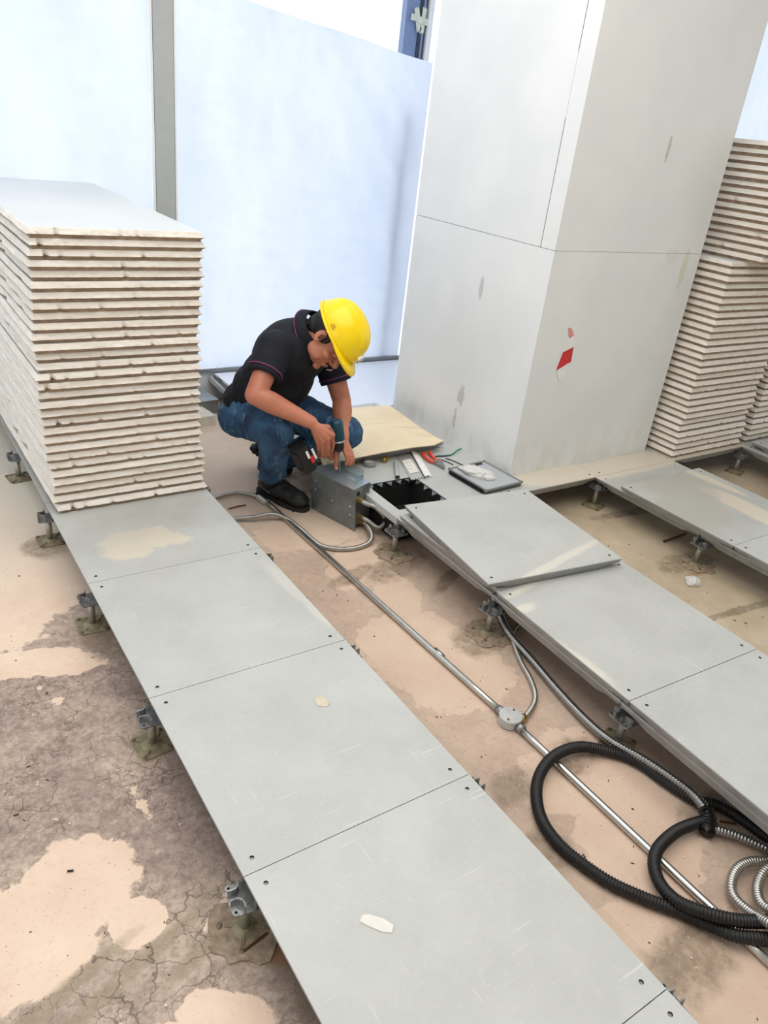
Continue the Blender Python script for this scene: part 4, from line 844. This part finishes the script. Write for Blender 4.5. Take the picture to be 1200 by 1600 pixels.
# debris
deb = MB()
for k in range(420):
    x, y = rnd.choice([(rnd.uniform(.62, 1.25), rnd.uniform(-.7, 1.3)), (rnd.uniform(-1.2, 0), rnd.uniform(-.4, 2)), (rnd.uniform(1.85, 2.4), rnd.uniform(0, 1.1)), (rnd.uniform(.62, 1.25), rnd.uniform(-.7, .3))])
    s_ = rnd.uniform(.0012, .0042); deb.ell((x, y, SUB + s_ * .4), (s_, s_ * rnd.uniform(.5, 1), s_ * .5), Matrix.Rotation(rnd.random() * 6, 3, 'Z'), 5, 3)
tag(deb.build('paint_crumbs', M['rubble']), 'pale crumbs and paint chips scattered over the slab', 'debris', kind='stuff')
deb = MB()
for k in range(170):
    x, y = rnd.choice([(rnd.uniform(.62, 1.2), rnd.uniform(-.7, 1.5)), (rnd.uniform(-1.1, 0), rnd.uniform(-.4, 2)), (rnd.uniform(1.85, 2.4), rnd.uniform(0, 1.1))])
    s_ = rnd.uniform(.0012, .004); deb.ell((x, y, SUB + s_ * .4), (s_ * rnd.uniform(1, 2.4), s_ * .6, s_ * .5), Matrix.Rotation(rnd.random() * 6, 3, 'Z'), 5, 3)
tag(deb.build('dark_grit', M['rust']), 'dark grit and wood splinters scattered over the slab', 'debris', kind='stuff')
def stick(pts, r, mat, label, name='rusty_rod', cat='rod'):
    P = [at(*q) for q in pts]; L1 = P[0].copy(); b = MB(); b.tube(spline([p - L1 for p in P], .01), r, 6); o = b.build(name, mat, loc=L1); tag(o, label, cat)
stick([(1037, 846, SUB + .006), (1072, 834, SUB + .02)], .005, M['rust'], 'rusty iron rod poking out under the right run')
stick([(357, 795, SUB + .004), (372, 791, SUB + .006), (384, 789, SUB + .004)], .003, M['rust'], 'dark twig on the slab left of the boot', 'dark_twig', 'twig')
stick([(380, 1487, SUB + .004), (405, 1468, SUB + .004), (418, 1458, SUB + .004)], .004, M['rust'], 'rusty strip at the nearest pedestal base', 'rusty_strip', 'strip')
stick([(105, 1361, SUB + .004), (115, 1360, SUB + .003)], .0022, M['hole'], 'tiny dark splinter on the peach patch, lower left', 'dark_splinter', 'splinter')
stick([(1125, 1283, SUB + .004), (1150, 1287, SUB + .003)], .003, M['rust'], 'dark wooden splinter near the coiled hoses', 'wood_splinter', 'splinter')
for i, (x, y) in enumerate(((563, 983), (700, 1055), (684, 1045), (915, 1250))): pass

# ------------------------------------------------------------------ the man
def man():
    base = Vector((1.0, 1.86, SUB)); r = thing('person', 'man in navy polo, jeans and black boots squatting by the grey box with a drill', 'person', base)
    fd = (RD * .88 - FD * .47).normalized(); ld = (FD * .88 + RD * .47).normalized()
    pel = J(399, 636, 3.16); waist = J(415, 600, 3.13); chest = J(452, 556, 3.08); neck0 = J(478, 522, 3.04); headc = J(514, 527, 3.0)
    rhip = pel - ld * .09 + ZD * -.01; lhip = pel + ld * .09
    rkn = J(432, 674, 2.83); rank = J(424, 746, 3.04); lkn = J(541, 676, 3.10); lank = J(414, 726, 3.30)
    rsh = J(430, 545, 2.94); lsh = J(512, 548, 3.20); rel = J(399, 617, 2.80); lel = J(534, 626, 3.16)
    rwr = J(486, 660, 2.82); lwr = J(536, 684, 3.02)
    print('LEN thigh', (rhip - rkn).length, (lhip - lkn).length, 'shin', (rkn - rank).length, (lkn - lank).length, 'uarm', (rsh - rel).length, (lsh - lel).length, 'farm', (rel - rwr).length, (lel - lwr).length, 'torso', (pel - neck0).length, 'sh', (rsh - lsh).length, 'ank', rank, lank)
    up = (neck0 - pel).normalized(); fwd = (ld.cross(up)); 
    if fwd.dot(fd) < 0: fwd = -fwd
    RT = Matrix((ld, fwd, up)).transposed()                       # torso frame: x = his left, y = front, z = up the spine
    # head frame
    hf = (RD * .50 - FD * .34 - ZD * .80).normalized(); hu = (RD * .78 + ZD * .62 - FD * .05); hu = (hu - hf * hu.dot(hf)).normalized(); hl = hu.cross(hf).normalized()
    if hl.dot(ld) < 0: hl = -hl
    HR = Matrix((hl, hf, hu)).transposed()
    def H(x, y, z): return headc + HR @ Vector((x, y, z))
    # ---- body: one continuous surface
    b = MB()
    b.ell(pel, (.145, .105, .11), RT); b.ell(waist, (.14, .105, .13), RT); b.ell(chest - fwd * .005, (.155, .105, .15), RT); b.rcone(rsh, lsh, .055, .055)
    b.rcone(neck0 - up * .02, H(0, -.02, -.03), .060, .056)
    for a_, k_, h_ in ((rhip, rkn, rank), (lhip, lkn, lank)): b.rcone(a_, k_, .078, .052); b.rcone(k_, h_, .05, .036)
    for s_, e_, w_ in ((rsh, rel, rwr), (lsh, lel, lwr)):
        b.rcone(s_, e_, .052, .041); m_ = e_.lerp(w_, .28); b.rcone(e_, m_, .041, .044); b.rcone(m_, w_, .044, .0265); 
    b.ell(H(0, -.012, .035), (.077, .097, .09), HR); b.ell(H(0, .030, -.030), (.062, .062, .075), HR); b.ell(H(0, .035, -.062), (.050, .052, .045), HR); b.ell(H(0, .078, -.094), (.022, .016, .016), HR)
    b.rcone(H(0, .090, .012), H(0, .112, -.024), .009, .0135); 
    for s_ in (-1, 1):
        b.ell(H(s_ * .014, .101, -.030), (.009, .010, .008), HR); b.ell(H(s_ * .030, .080, .026), (.024, .012, .008), HR); b.ell(H(s_ * .043, .064, -.022), (.022, .020, .018), HR)
        b.ell(H(s_ * .048, .028, -.058), (.018, .04, .03), HR)
        b.ell(H(s_ * .080, -.006, -.004), (.008, .019, .031), HR); b.ell(H(s_ * .078, .0, -.028), (.008, .010, .011), HR)
    b.ell(H(0, .090, -.056), (.022, .012, .006), HR); b.ell(H(0, .087, -.068), (.019, .012, .006), HR)
    # hands: palm and separate fingers
    def finger(pts, r0, r1):
        n = len(pts) - 1
        for i in range(n): b.rcone(pts[i], pts[i + 1], r0 + (r1 - r0) * i / n, r0 + (r1 - r0) * (i + 1) / n, 12)
    kn = [J(519, 680, 2.835), J(512, 686, 2.82), J(504, 690, 2.815), J(497, 691, 2.82)]          # right hand knuckles, index to little
    for k_, q in enumerate(kn): b.rcone(rwr.lerp(kn[1], .22), q, .0215, .0125 - .0006 * k_, 14)
    tips = [[(520, 694, 2.85), (518, 704, 2.875), (512, 709, 2.90)], [(513, 699, 2.83), (511, 709, 2.855), (506, 713, 2.885)], [(504, 701, 2.825), (503, 711, 2.85), (498, 714, 2.88)], [(497, 701, 2.835), (496, 709, 2.86), (492, 711, 2.885)]]
    for q, tp_, rr in zip(kn, tips, (.0105, .0108, .0102, .009)): finger([q] + [J(*a) for a in tp_], rr, rr * .8)
    finger([rwr.lerp(kn[0], .35), J(512, 668, 2.87), J(518, 675, 2.90), J(521, 683, 2.92)], .015, .0095)      # thumb round the back of the handle
    lk = [J(527, 703, 2.985), J(536, 701, 2.98), J(543, 703, 2.985), J(548, 707, 2.99)]          # left hand knuckles, index to little
    for q in lk: b.rcone(lwr.lerp(lk[1], .15), q, .020, .012, 14)
    finger([lk[0], J(525, 715, 2.955), J(525, 724, 2.942), J(525, 732, 2.938)], .0108, .0088)
    finger([lk[1], J(541, 711, 2.965), J(543, 719, 2.965), J(541, 725, 2.965)], .0104, .008)
    finger([lk[2], J(547, 711, 2.975), J(549, 719, 2.972), J(547, 726, 2.972)], .0100, .008)
    finger([lk[3], J(551, 713, 2.985), J(552, 720, 2.985), J(551, 725, 2.985)], .0088, .0072)
    finger([lwr.lerp(lk[0], .35), J(518, 698, 2.975), J(516, 708, 2.965), J(517, 717, 2.96)], .014, .0092)
    me = remesh(b, .0030, 3); me.materials.append(M['skin']); body = obj('body', me, r)
    # ---- face details
    for s_ in (-1, 1):
        q = MB(); q.ell(H(s_ * .031, .0795, .0045), (.0125, .0095, .0085), HR, 16, 10); e = q.build('eye', M['eye'], r, True)
        q = MB(); q.ell(H(s_ * .031, .0872, -.0035), (.005, .0025, .004), HR, 12, 8); q.build('iris', M['iris'], e, True)
        q = MB(); q.ell(H(s_ * .031, .0810, .0062), (.0165, .0125, .0090), HR, 16, 8); q.build('eyelid', M['skin'], r, True)
        q = MB(); q.tube([H(s_ * x, y, z) for x, y, z in ((.012, .0935, .026), (.025, .0935, .031), (.040, .086, .031), (.052, .073, .026))], .004, 8, True, lambda i: (.004, .0048, .004, .002)[i]); q.build('eyebrow', M['hair'], r, True)
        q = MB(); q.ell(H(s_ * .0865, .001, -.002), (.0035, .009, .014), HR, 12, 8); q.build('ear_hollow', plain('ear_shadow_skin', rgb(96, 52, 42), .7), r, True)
    q = MB(); q.ell(H(0, .0965, -.060), (.019, .006, .0035), HR, 14, 8); q.ell(H(0, .0935, -.067), (.017, .006, .0038), HR, 14, 8); q.build('lips', M['lip'], r, True)
    q = MB(); q.ell(H(0, .0935, -.0475), (.022, .005, .003), HR, 14, 8); q.build('moustache', plain('stubble', rgb(70, 42, 34), .7), r, True)
    hb = MB(); hb.ell(H(0, -.020, .034), (.0815, .095, .094), HR); hb.ell(H(0, -.055, -.02), (.062, .052, .05), HR)
    for s_ in (-1, 1): hb.rcone(H(s_ * .074, .022, .03), H(s_ * .074, .020, -.012), .008, .005)
    hm = remesh(hb, .004, 2, lambda p, n: .0015 * noise.noise(p * 160)); hm.materials.append(M['hair']); obj('hair', hm, r)
    q = MB(); nl = J(526.0, 731.5, 2.931); q.ell(nl, (.0058, .0058, .0035), Matrix((RD, (ZD * .9 - FD * .1).normalized(), -FD)).transposed(), 12, 8); q.build('fingernail', M['nail'], r, True)
    # ---- polo shirt
    s = MB()
    s.ell(chest + up * .012, (.190, .135, .165), RT); s.ell(waist.lerp(chest, .35) + fwd * .022, (.176, .142, .17), RT); s.ell(waist - up * .01 + fwd * .012, (.168, .134, .135), RT)
    s.ell(pel + up * .022 + fwd * -.008, (.172, .134, .088), RT); s.rcone(rsh, lsh, .074, .070)
    s.rcone(neck0 - up * .05, neck0 + up * .028 + fwd * .008, .088, .064, 20, True)
    cuffs = []
    for sh_, el_, f_ in ((rsh, rel, .60), (lsh, lel, .62)):
        e2 = sh_.lerp(el_, f_); s.rcone(sh_, e2, .076, .069, 22, True); cuffs.append((sh_, e2))
    def wr(p, n):
        return .0045 * noise.noise(Vector((p.x * 9, p.y * 9, p.z * 22))) + .003 * math.sin((p.dot(fd)) * 55 + p.z * 60 + 3 * noise.noise(p * 6)) * max(0, noise.noise(p * 5 + Vector((3, 1, 2))) + .1)
    sm = remesh(s, .0042, 5, wr); sm.materials.append(M['shirt']); shirt = obj('polo_shirt', sm, r)
    for sh_, e2 in cuffs:
        ax = (e2 - sh_).normalized(); u = ax.cross(fd).normalized(); w = ax.cross(u)
        q = MB(); c = e2 - ax * .020; n = 40; rr = .0725
        q.tube([c + (u * math.cos(2 * PI * k / n) + w * math.sin(2 * PI * k / n)) * rr for k in range(n + 1)], .0028, 6, False); q.build('sleeve_piping', M['trimline'], shirt, True)
    c = neck0 + up * .018 + fwd * .004; q = MB(); n = 40
    nu = (up * .9 + fwd * .42).normalized(); nfw = ld.cross(nu).normalized()
    prof = []
    for k in range(n + 1):
        a = 2 * PI * k / n; prof.append((a, ld * math.cos(a) + nfw * math.sin(a)))
    vs = []
    for (dr_, dz) in ((.068, .012), (.064, .048), (.070, .050), (.086, .016), (.088, .004), (.080, -.004)):
        vs += [c + d * dr_ + nu * dz for a, d in prof]
    k_ = n + 1; q.add(vs, [(i * k_ + j, i * k_ + j + 1, (i + 1) * k_ + j + 1, (i + 1) * k_ + j) for i in range(5) for j in range(n)]); q.build('collar', M['shirt'], shirt, True)
    q = MB(); q.tube([c + d * .0885 + nu * .006 for a, d in prof], .0024, 6, False); q.build('collar_piping', M['trimline'], shirt, True)
    from mathutils.bvhtree import BVHTree
    bv = BVHTree.FromPolygons([v.co for v in sm.vertices], [tuple(p.vertices) for p in sm.polygons]); hit, nrm, _i, _d = bv.ray_cast(CAM_C, ray(515, 578).normalized())
    if hit:
        q = MB(); xx = (ld - nrm * ld.dot(nrm)).normalized(); yy = nrm.cross(xx)
        for k in range(5): q.add([hit + nrm * .0012 + xx * (a_ * .0022 + (k - 2) * .0052) + yy * (b_ * (.0024 + .0008 * (k % 2))) for a_, b_ in ((-1, -1), (1, -1), (1, 1), (-1, 1))], [(0, 1, 2, 3)])
        e = q.build('embroidered_mark', M['white'], shirt); e['kind'] = 'stuff'
    # ---- jeans
    j = MB()
    j.ell(pel - up * .005, (.150, .115, .105), RT); j.ell(rhip - fd * .015 - ZD * .012, (.094, .094, .094)); j.ell(lhip - fd * .02 - ZD * .01, (.094, .094, .094))
    j.rcone(rhip, rkn, .094, .068); j.rcone(lhip, lkn, .100, .072)
    j.ell(rkn, (.071, .071, .073)); j.ell(lkn, (.076, .076, .074))
    cu = rkn.lerp(rank, .34); j.rcone(rkn, cu, .068, .066); j.rcone(cu, rank + (rkn - rank).normalized() * .036, .066, .057, 20, True)
    cl = lkn.lerp(lank, .34); j.rcone(lkn, cl, .068, .064); j.rcone(cl, lank + (lkn - lank).normalized() * .03, .064, .054, 20, True)
    hipfold = rhip.lerp(rkn, .55)
    ax = (rkn - rhip).normalized()
    def wj(p, n):
        t = (p - rkn).dot((rank - rkn).normalized()) / (rank - rkn).length
        d1 = abs(t - .92) < .18; w0 = .006 * noise.noise(Vector((p.x * 12, p.y * 12, p.z * 30)))
        tt = (p - rhip).dot(ax); w0 += .0045 * math.sin(tt * 170 + 3 * noise.noise(p * 9)) * math.exp(-((tt - .10) / .10) ** 2)
        if d1 and (p - rank).length < .14: w0 += .004 * math.sin(t * 60)
        return w0
    jm = remesh(j, .0042, 4, wj); jm.materials.append(M['denim']); jeans = obj('jeans', jm, r)
    # ---- boots
    def boot(heel, toe, ank, up_, name='boot'):
        d = toe - heel; L = d.length; x = d.normalized(); z = (up_ - x * up_.dot(x)).normalized(); y = z.cross(x); T = Matrix(((x.x, y.x, z.x, heel.x), (x.y, y.y, z.y, heel.y), (x.z, y.z, z.z, heel.z), (0, 0, 0, 1)))
        R3 = T.to_3x3()
        def P(a, b_, c): return T @ Vector((a, b_, c))
        s = MB(); s.rcone(P(.045, 0, .050), P(.10, 0, .052), .043, .046); s.rcone(P(.10, 0, .052), P(L - .05, .002, .040), .047, .040); s.ell(P(L - .055, 0, .040), (.056, .046, .032), R3); s.rcone(P(.060, 0, .06), ank, .046, .050, 20, True); s.ell(P(.12, 0, .066), (.07, .040, .035), R3)
        q = remesh(s, .004, 3, lambda p, n: .0022 * noise.noise(p * 38) + .0015 * noise.noise(p * 90)); q.materials.append(M['boot']); bo = obj(name, q, r)
        n = 40; poly = []
        for k in range(n):
            a = 2 * PI * k / n; xx = .5 + .5 * math.cos(a); w = .043 + .009 * math.sin(max(0, xx - .3) * PI / .9) - .008 * math.exp(-((xx - .35) / .15) ** 2); poly.append((-.006 + xx * (L + .012), w * math.copysign(abs(math.sin(a)) ** .6, math.sin(a))))
        q = MB(); q.prism(poly, 0, .018, T); 
        for k in range(9): q.box((.02 + k * (L - .03) / 9, 0, .003), (.010, .094 if k > 4 else .08, .008), T)
        q.build('sole', M['sole'], bo)
        for k in range(5):
            q = MB(); xx = .085 + k * .022; zz = .094 - k * .0055; q.tube([P(xx, -.026, zz - .009), P(xx + .003, 0, zz + .008), P(xx, .026, zz - .009)], .0028, 6); q.build('lace', M['sole'], bo, True)
        q = MB(); q.tube([P(.03, -.043, .055), P(.07, -.047, .050), P(.11, -.047, .04)], .0018, 6); q.build('side_seam', M['tape'], bo, True)
        return bo
    h0 = at(411, 789, SUB + .001); t0 = at(484, 800, SUB + .001)
    hh = at(404, 772, SUB + .001); tt_ = at(472, 797, SUB + .001)
    dirn = (tt_ - hh); dirn.z = 0; L_ = .285; dirn.normalize(); toe = at(468, 790, SUB + .001); heel = toe - dirn * L_
    heel = at(405, 766, SUB + .001); toe = heel + (at(461, 791, SUB + .001) - heel).normalized() * .285
    boot(heel, toe, rank + (rkn - rank).normalized() * .052, ZD)
    # left boot: on its toes behind, heel raised
    toe2 = at(428, 738, SUB + .004); heel2 = J(392, 700, 3.34)
    toe2 = heel2 + (toe2 - heel2).normalized() * .27; toe2.z = max(toe2.z, SUB + .012)
    boot(heel2, toe2, lank + (lkn - lank).normalized() * .05, (ZD * .8 + RD * .3))
    rebase(r)
    # ---- hard hat
    hc = H(0, .0, .045); hat = thing('hard_hat', 'bright yellow hard hat worn by the squatting man, small round badge on front', 'helmet', hc)
    HT = Matrix.Translation(hc) @ HR.to_4x4()
    rx, ry, rz_ = .108, .132, .118; NS, NR = 72, 26
    def dome(k, t, off):
        a = 2 * PI * k / NS; e = math.cos(t * PI / 2) ** .82; x = rx * math.cos(a) * e; y = ry * math.sin(a) * e; z = rz_ * math.sin(t * PI / 2) 
        ridge = 0
        for c_, w_ in ((0, .011), (-.034, .007), (.034, .007)): ridge += .0042 * math.exp(-((x - c_) / w_) ** 4) * min(1, max(0, (z - .045) / .03)) * (1 if abs(y) < .12 else .4)
        br = .004 * math.exp(-((x) / .05) ** 4) * math.exp(-((z - .03) / .022) ** 4) * (1 if y > .05 else 0)
        n = Vector((x / rx ** 2, y / ry ** 2, z / rz_ ** 2)).normalized(); return Vector((x, y, z)) + n * (ridge + br + off)
    q = MB(); vs = [HT @ dome(k, i / NR, 0) for i in range(NR) for k in range(NS)] + [HT @ dome(0, 1, 0)] + [HT @ dome(k, i / NR, -.004) for i in range(NR) for k in range(NS)] + [HT @ dome(0, 1, -.004)]
    N1 = NR * NS + 1; fs = []
    for o_, fl_ in ((0, 1), (N1, -1)):
        f_ = [(o_ + i * NS + k, o_ + i * NS + (k + 1) % NS, o_ + (i + 1) * NS + (k + 1) % NS, o_ + (i + 1) * NS + k) for i in range(NR - 1) for k in range(NS)] + [(o_ + (NR - 1) * NS + k, o_ + (NR - 1) * NS + (k + 1) % NS, o_ + NR * NS) for k in range(NS)]
        fs += f_ if fl_ > 0 else [f[::-1] for f in f_]
    fs += [(k, N1 + k, N1 + (k + 1) % NS, (k + 1) % NS) for k in range(NS)]; q.add(vs, fs); q.build('shell', M['hat'], hat, True)
    q = MB(); rings = []
    for (o1, zz) in ((-.001, .004), (.007, -.002), (.0085, -.007), (.006, -.009), (-.002, -.005)):
        row = []
        for k in range(NS):
            a = 2 * PI * k / NS; s_ = math.sin(a); pk = max(0, (s_ - .35) / .65) ** .9 if s_ > .35 else 0; e_ = o1 + (.040 * pk if o1 > .005 else (.036 * pk if zz == -.009 else 0)); dz = zz - (.014 * pk if o1 > .005 or zz == -.009 else 0)
            row.append(HT @ Vector(((rx + e_ * .55) * math.cos(a), (ry + e_) * math.sin(a), dz)))
        rings.append(row)
    vs = [v for row in rings for v in row]; q.add(vs, [(i * NS + k, (i + 1) * NS + k, (i + 1) * NS + (k + 1) % NS, i * NS + (k + 1) % NS) for i in range(4) for k in range(NS)] + [(4 * NS + k, k, (k + 1) % NS, 4 * NS + (k + 1) % NS) for k in range(NS)]); q.build('brim', M['hat'], hat, True)
    for s_ in (-1, 1):
        q = MB(); q.box((s_ * (rx + .0005), -.01, .018), (.004, .022, .006), HT); q.box((s_ * (rx + .0005), -.01, .028), (.004, .014, .004), HT); q.build('slot_cover', plain('yellow_shade', rgb(206, 168, 8), .4), hat)
    bt = HT @ Matrix.Translation((0, .1295, .040)) @ Matrix.Rotation(-PI / 2 + .32, 4, 'X'); q = MB(); q.lathe([(.017, -.004), (.017, .0065), (.016, .0072)], 28, bt @ Matrix.Diagonal((1.25, .8, 1, 1))); bd = q.build('badge', M['white'], hat)
    q = MB(); q.lathe([(.0125, .0072), (.0125, .0076)], 24, bt @ Matrix.Diagonal((1.25, .75, 1, 1))); q.build('badge_ring', plain('badge_violet', rgb(150, 130, 168), .5), bd)
    q = MB(); q.lathe([(.0105, .0076), (.0105, .008)], 24, bt @ Matrix.Diagonal((1.25, .7, 1, 1))); q.box((0, 0, .0082), (.014, .003, .0006), bt); q.build('badge_field', M['white'], bd)
    q = MB(); q.tube([HT @ Vector((.082 * math.cos(a), -.01 + .100 * math.sin(a), -.004)) for a in arc(PI * 1.12, PI * 1.88, 20)], .008, 8); q.build('headband', M['white'], hat, True)
    rebase(hat)
    # ---- cordless drill
    top, ch, tip = J(526, 661, 2.93), J(530, 703, 2.93), J(531, 738, 2.92)
    ax = (ch - top).normalized(); bat = J(477, 711, 2.82); hd = (bat - top.lerp(ch, .35)); hd = (hd - ax * hd.dot(ax) * .55).normalized(); y = ax.cross(hd).normalized(); hd2 = y.cross(ax).normalized()
    dr = thing('cordless_drill', 'dark teal cordless drill with black battery held by the squatting man, bit pointing down', 'drill', ch)
    q_ = ax.to_track_quat('Z', 'Y').to_matrix().to_4x4(); L = (ch - top).length; DT = Matrix.Translation(top) @ q_
    q = MB(); q.lathe([(.012, -.016), (.022, -.012), (.0265, -.002), (.0275, .02), (.0285, .055), (.027, L * .62), (.024, L * .66)], 24, DT); q.build('motor_housing', M['drill'], dr, True)
    q = MB(); q.lathe([(.0265, L * .62), (.0268, L * .66), (.0255, L * .68)], 24, DT); q.build('silver_ring', M['alu'], dr, True)
    q = MB(); q.lathe([(.0225, L * .68), (.0235, L * .74), (.0225, L * .9), (.017, L * 1.02), (.008, L * 1.08)], 20, DT); q.build('chuck', M['drill_black'], dr, True)
    q = MB(); q.tube([ch + ax * .004, tip], .0028, 8); q.build('drill_bit', M['cast'], dr, True)
    hs_ = top.lerp(ch, .30); q = MB(); he = bat - hd * .012; q.rcone(hs_, he, .020, .0175, 18); q.ell(he.lerp(hs_, .15), (.024, .024, .024)); q.build('handle', M['drill'], dr, True)
    x = (bat - hs_).normalized(); y = x.cross(ax).normalized(); z = x.cross(y).normalized(); BM = Matrix(((x.x, y.x, z.x, bat.x), (x.y, y.y, z.y, bat.y), (x.z, y.z, z.z, bat.z), (0, 0, 0, 1)))
    def bbox(mb, c, d, bev=.006):
        dx, dy, dz = (k / 2 for k in d); poly = [(-dx + bev, -dy), (dx - bev, -dy), (dx, -dy + bev), (dx, dy - bev), (dx - bev, dy), (-dx + bev, dy), (-dx, dy - bev), (-dx, -dy + bev)]
        mb.prism([(p[0] + c[0], p[1] + c[1]) for p in poly], c[2] - dz, c[2] + dz, BM)
    q = MB(); bbox(q, (-.024, 0, 0), (.022, .062, .085)); q.build('battery_mount', M['drill'], dr)
    q = MB(); bbox(q, (.014, 0, .0), (.058, .078, .118), .010); bt_ = q.build('battery', M['drill_black'], dr)
    q = MB(); bbox(q, (.0435, 0, .0), (.004, .05, .08), .006); q.build('battery_panel', M['sole'], bt_)
    for s_ in (-1, 1):
        q = MB(); q.box((-.004, s_ * .0395, -.012), (.016, .003, .030), BM); q.build('release_button', M['red'], bt_)
        q = MB(); q.box((.006, s_ * .0398, .018), (.010, .0028, .034), BM); q.build('side_label', M['white'], bt_)
        q = MB(); q.box((-.024, s_ * .0315, 0), (.010, .003, .05), BM); q.build('mount_mark', M['white'], dr)
    rebase(dr)
man()
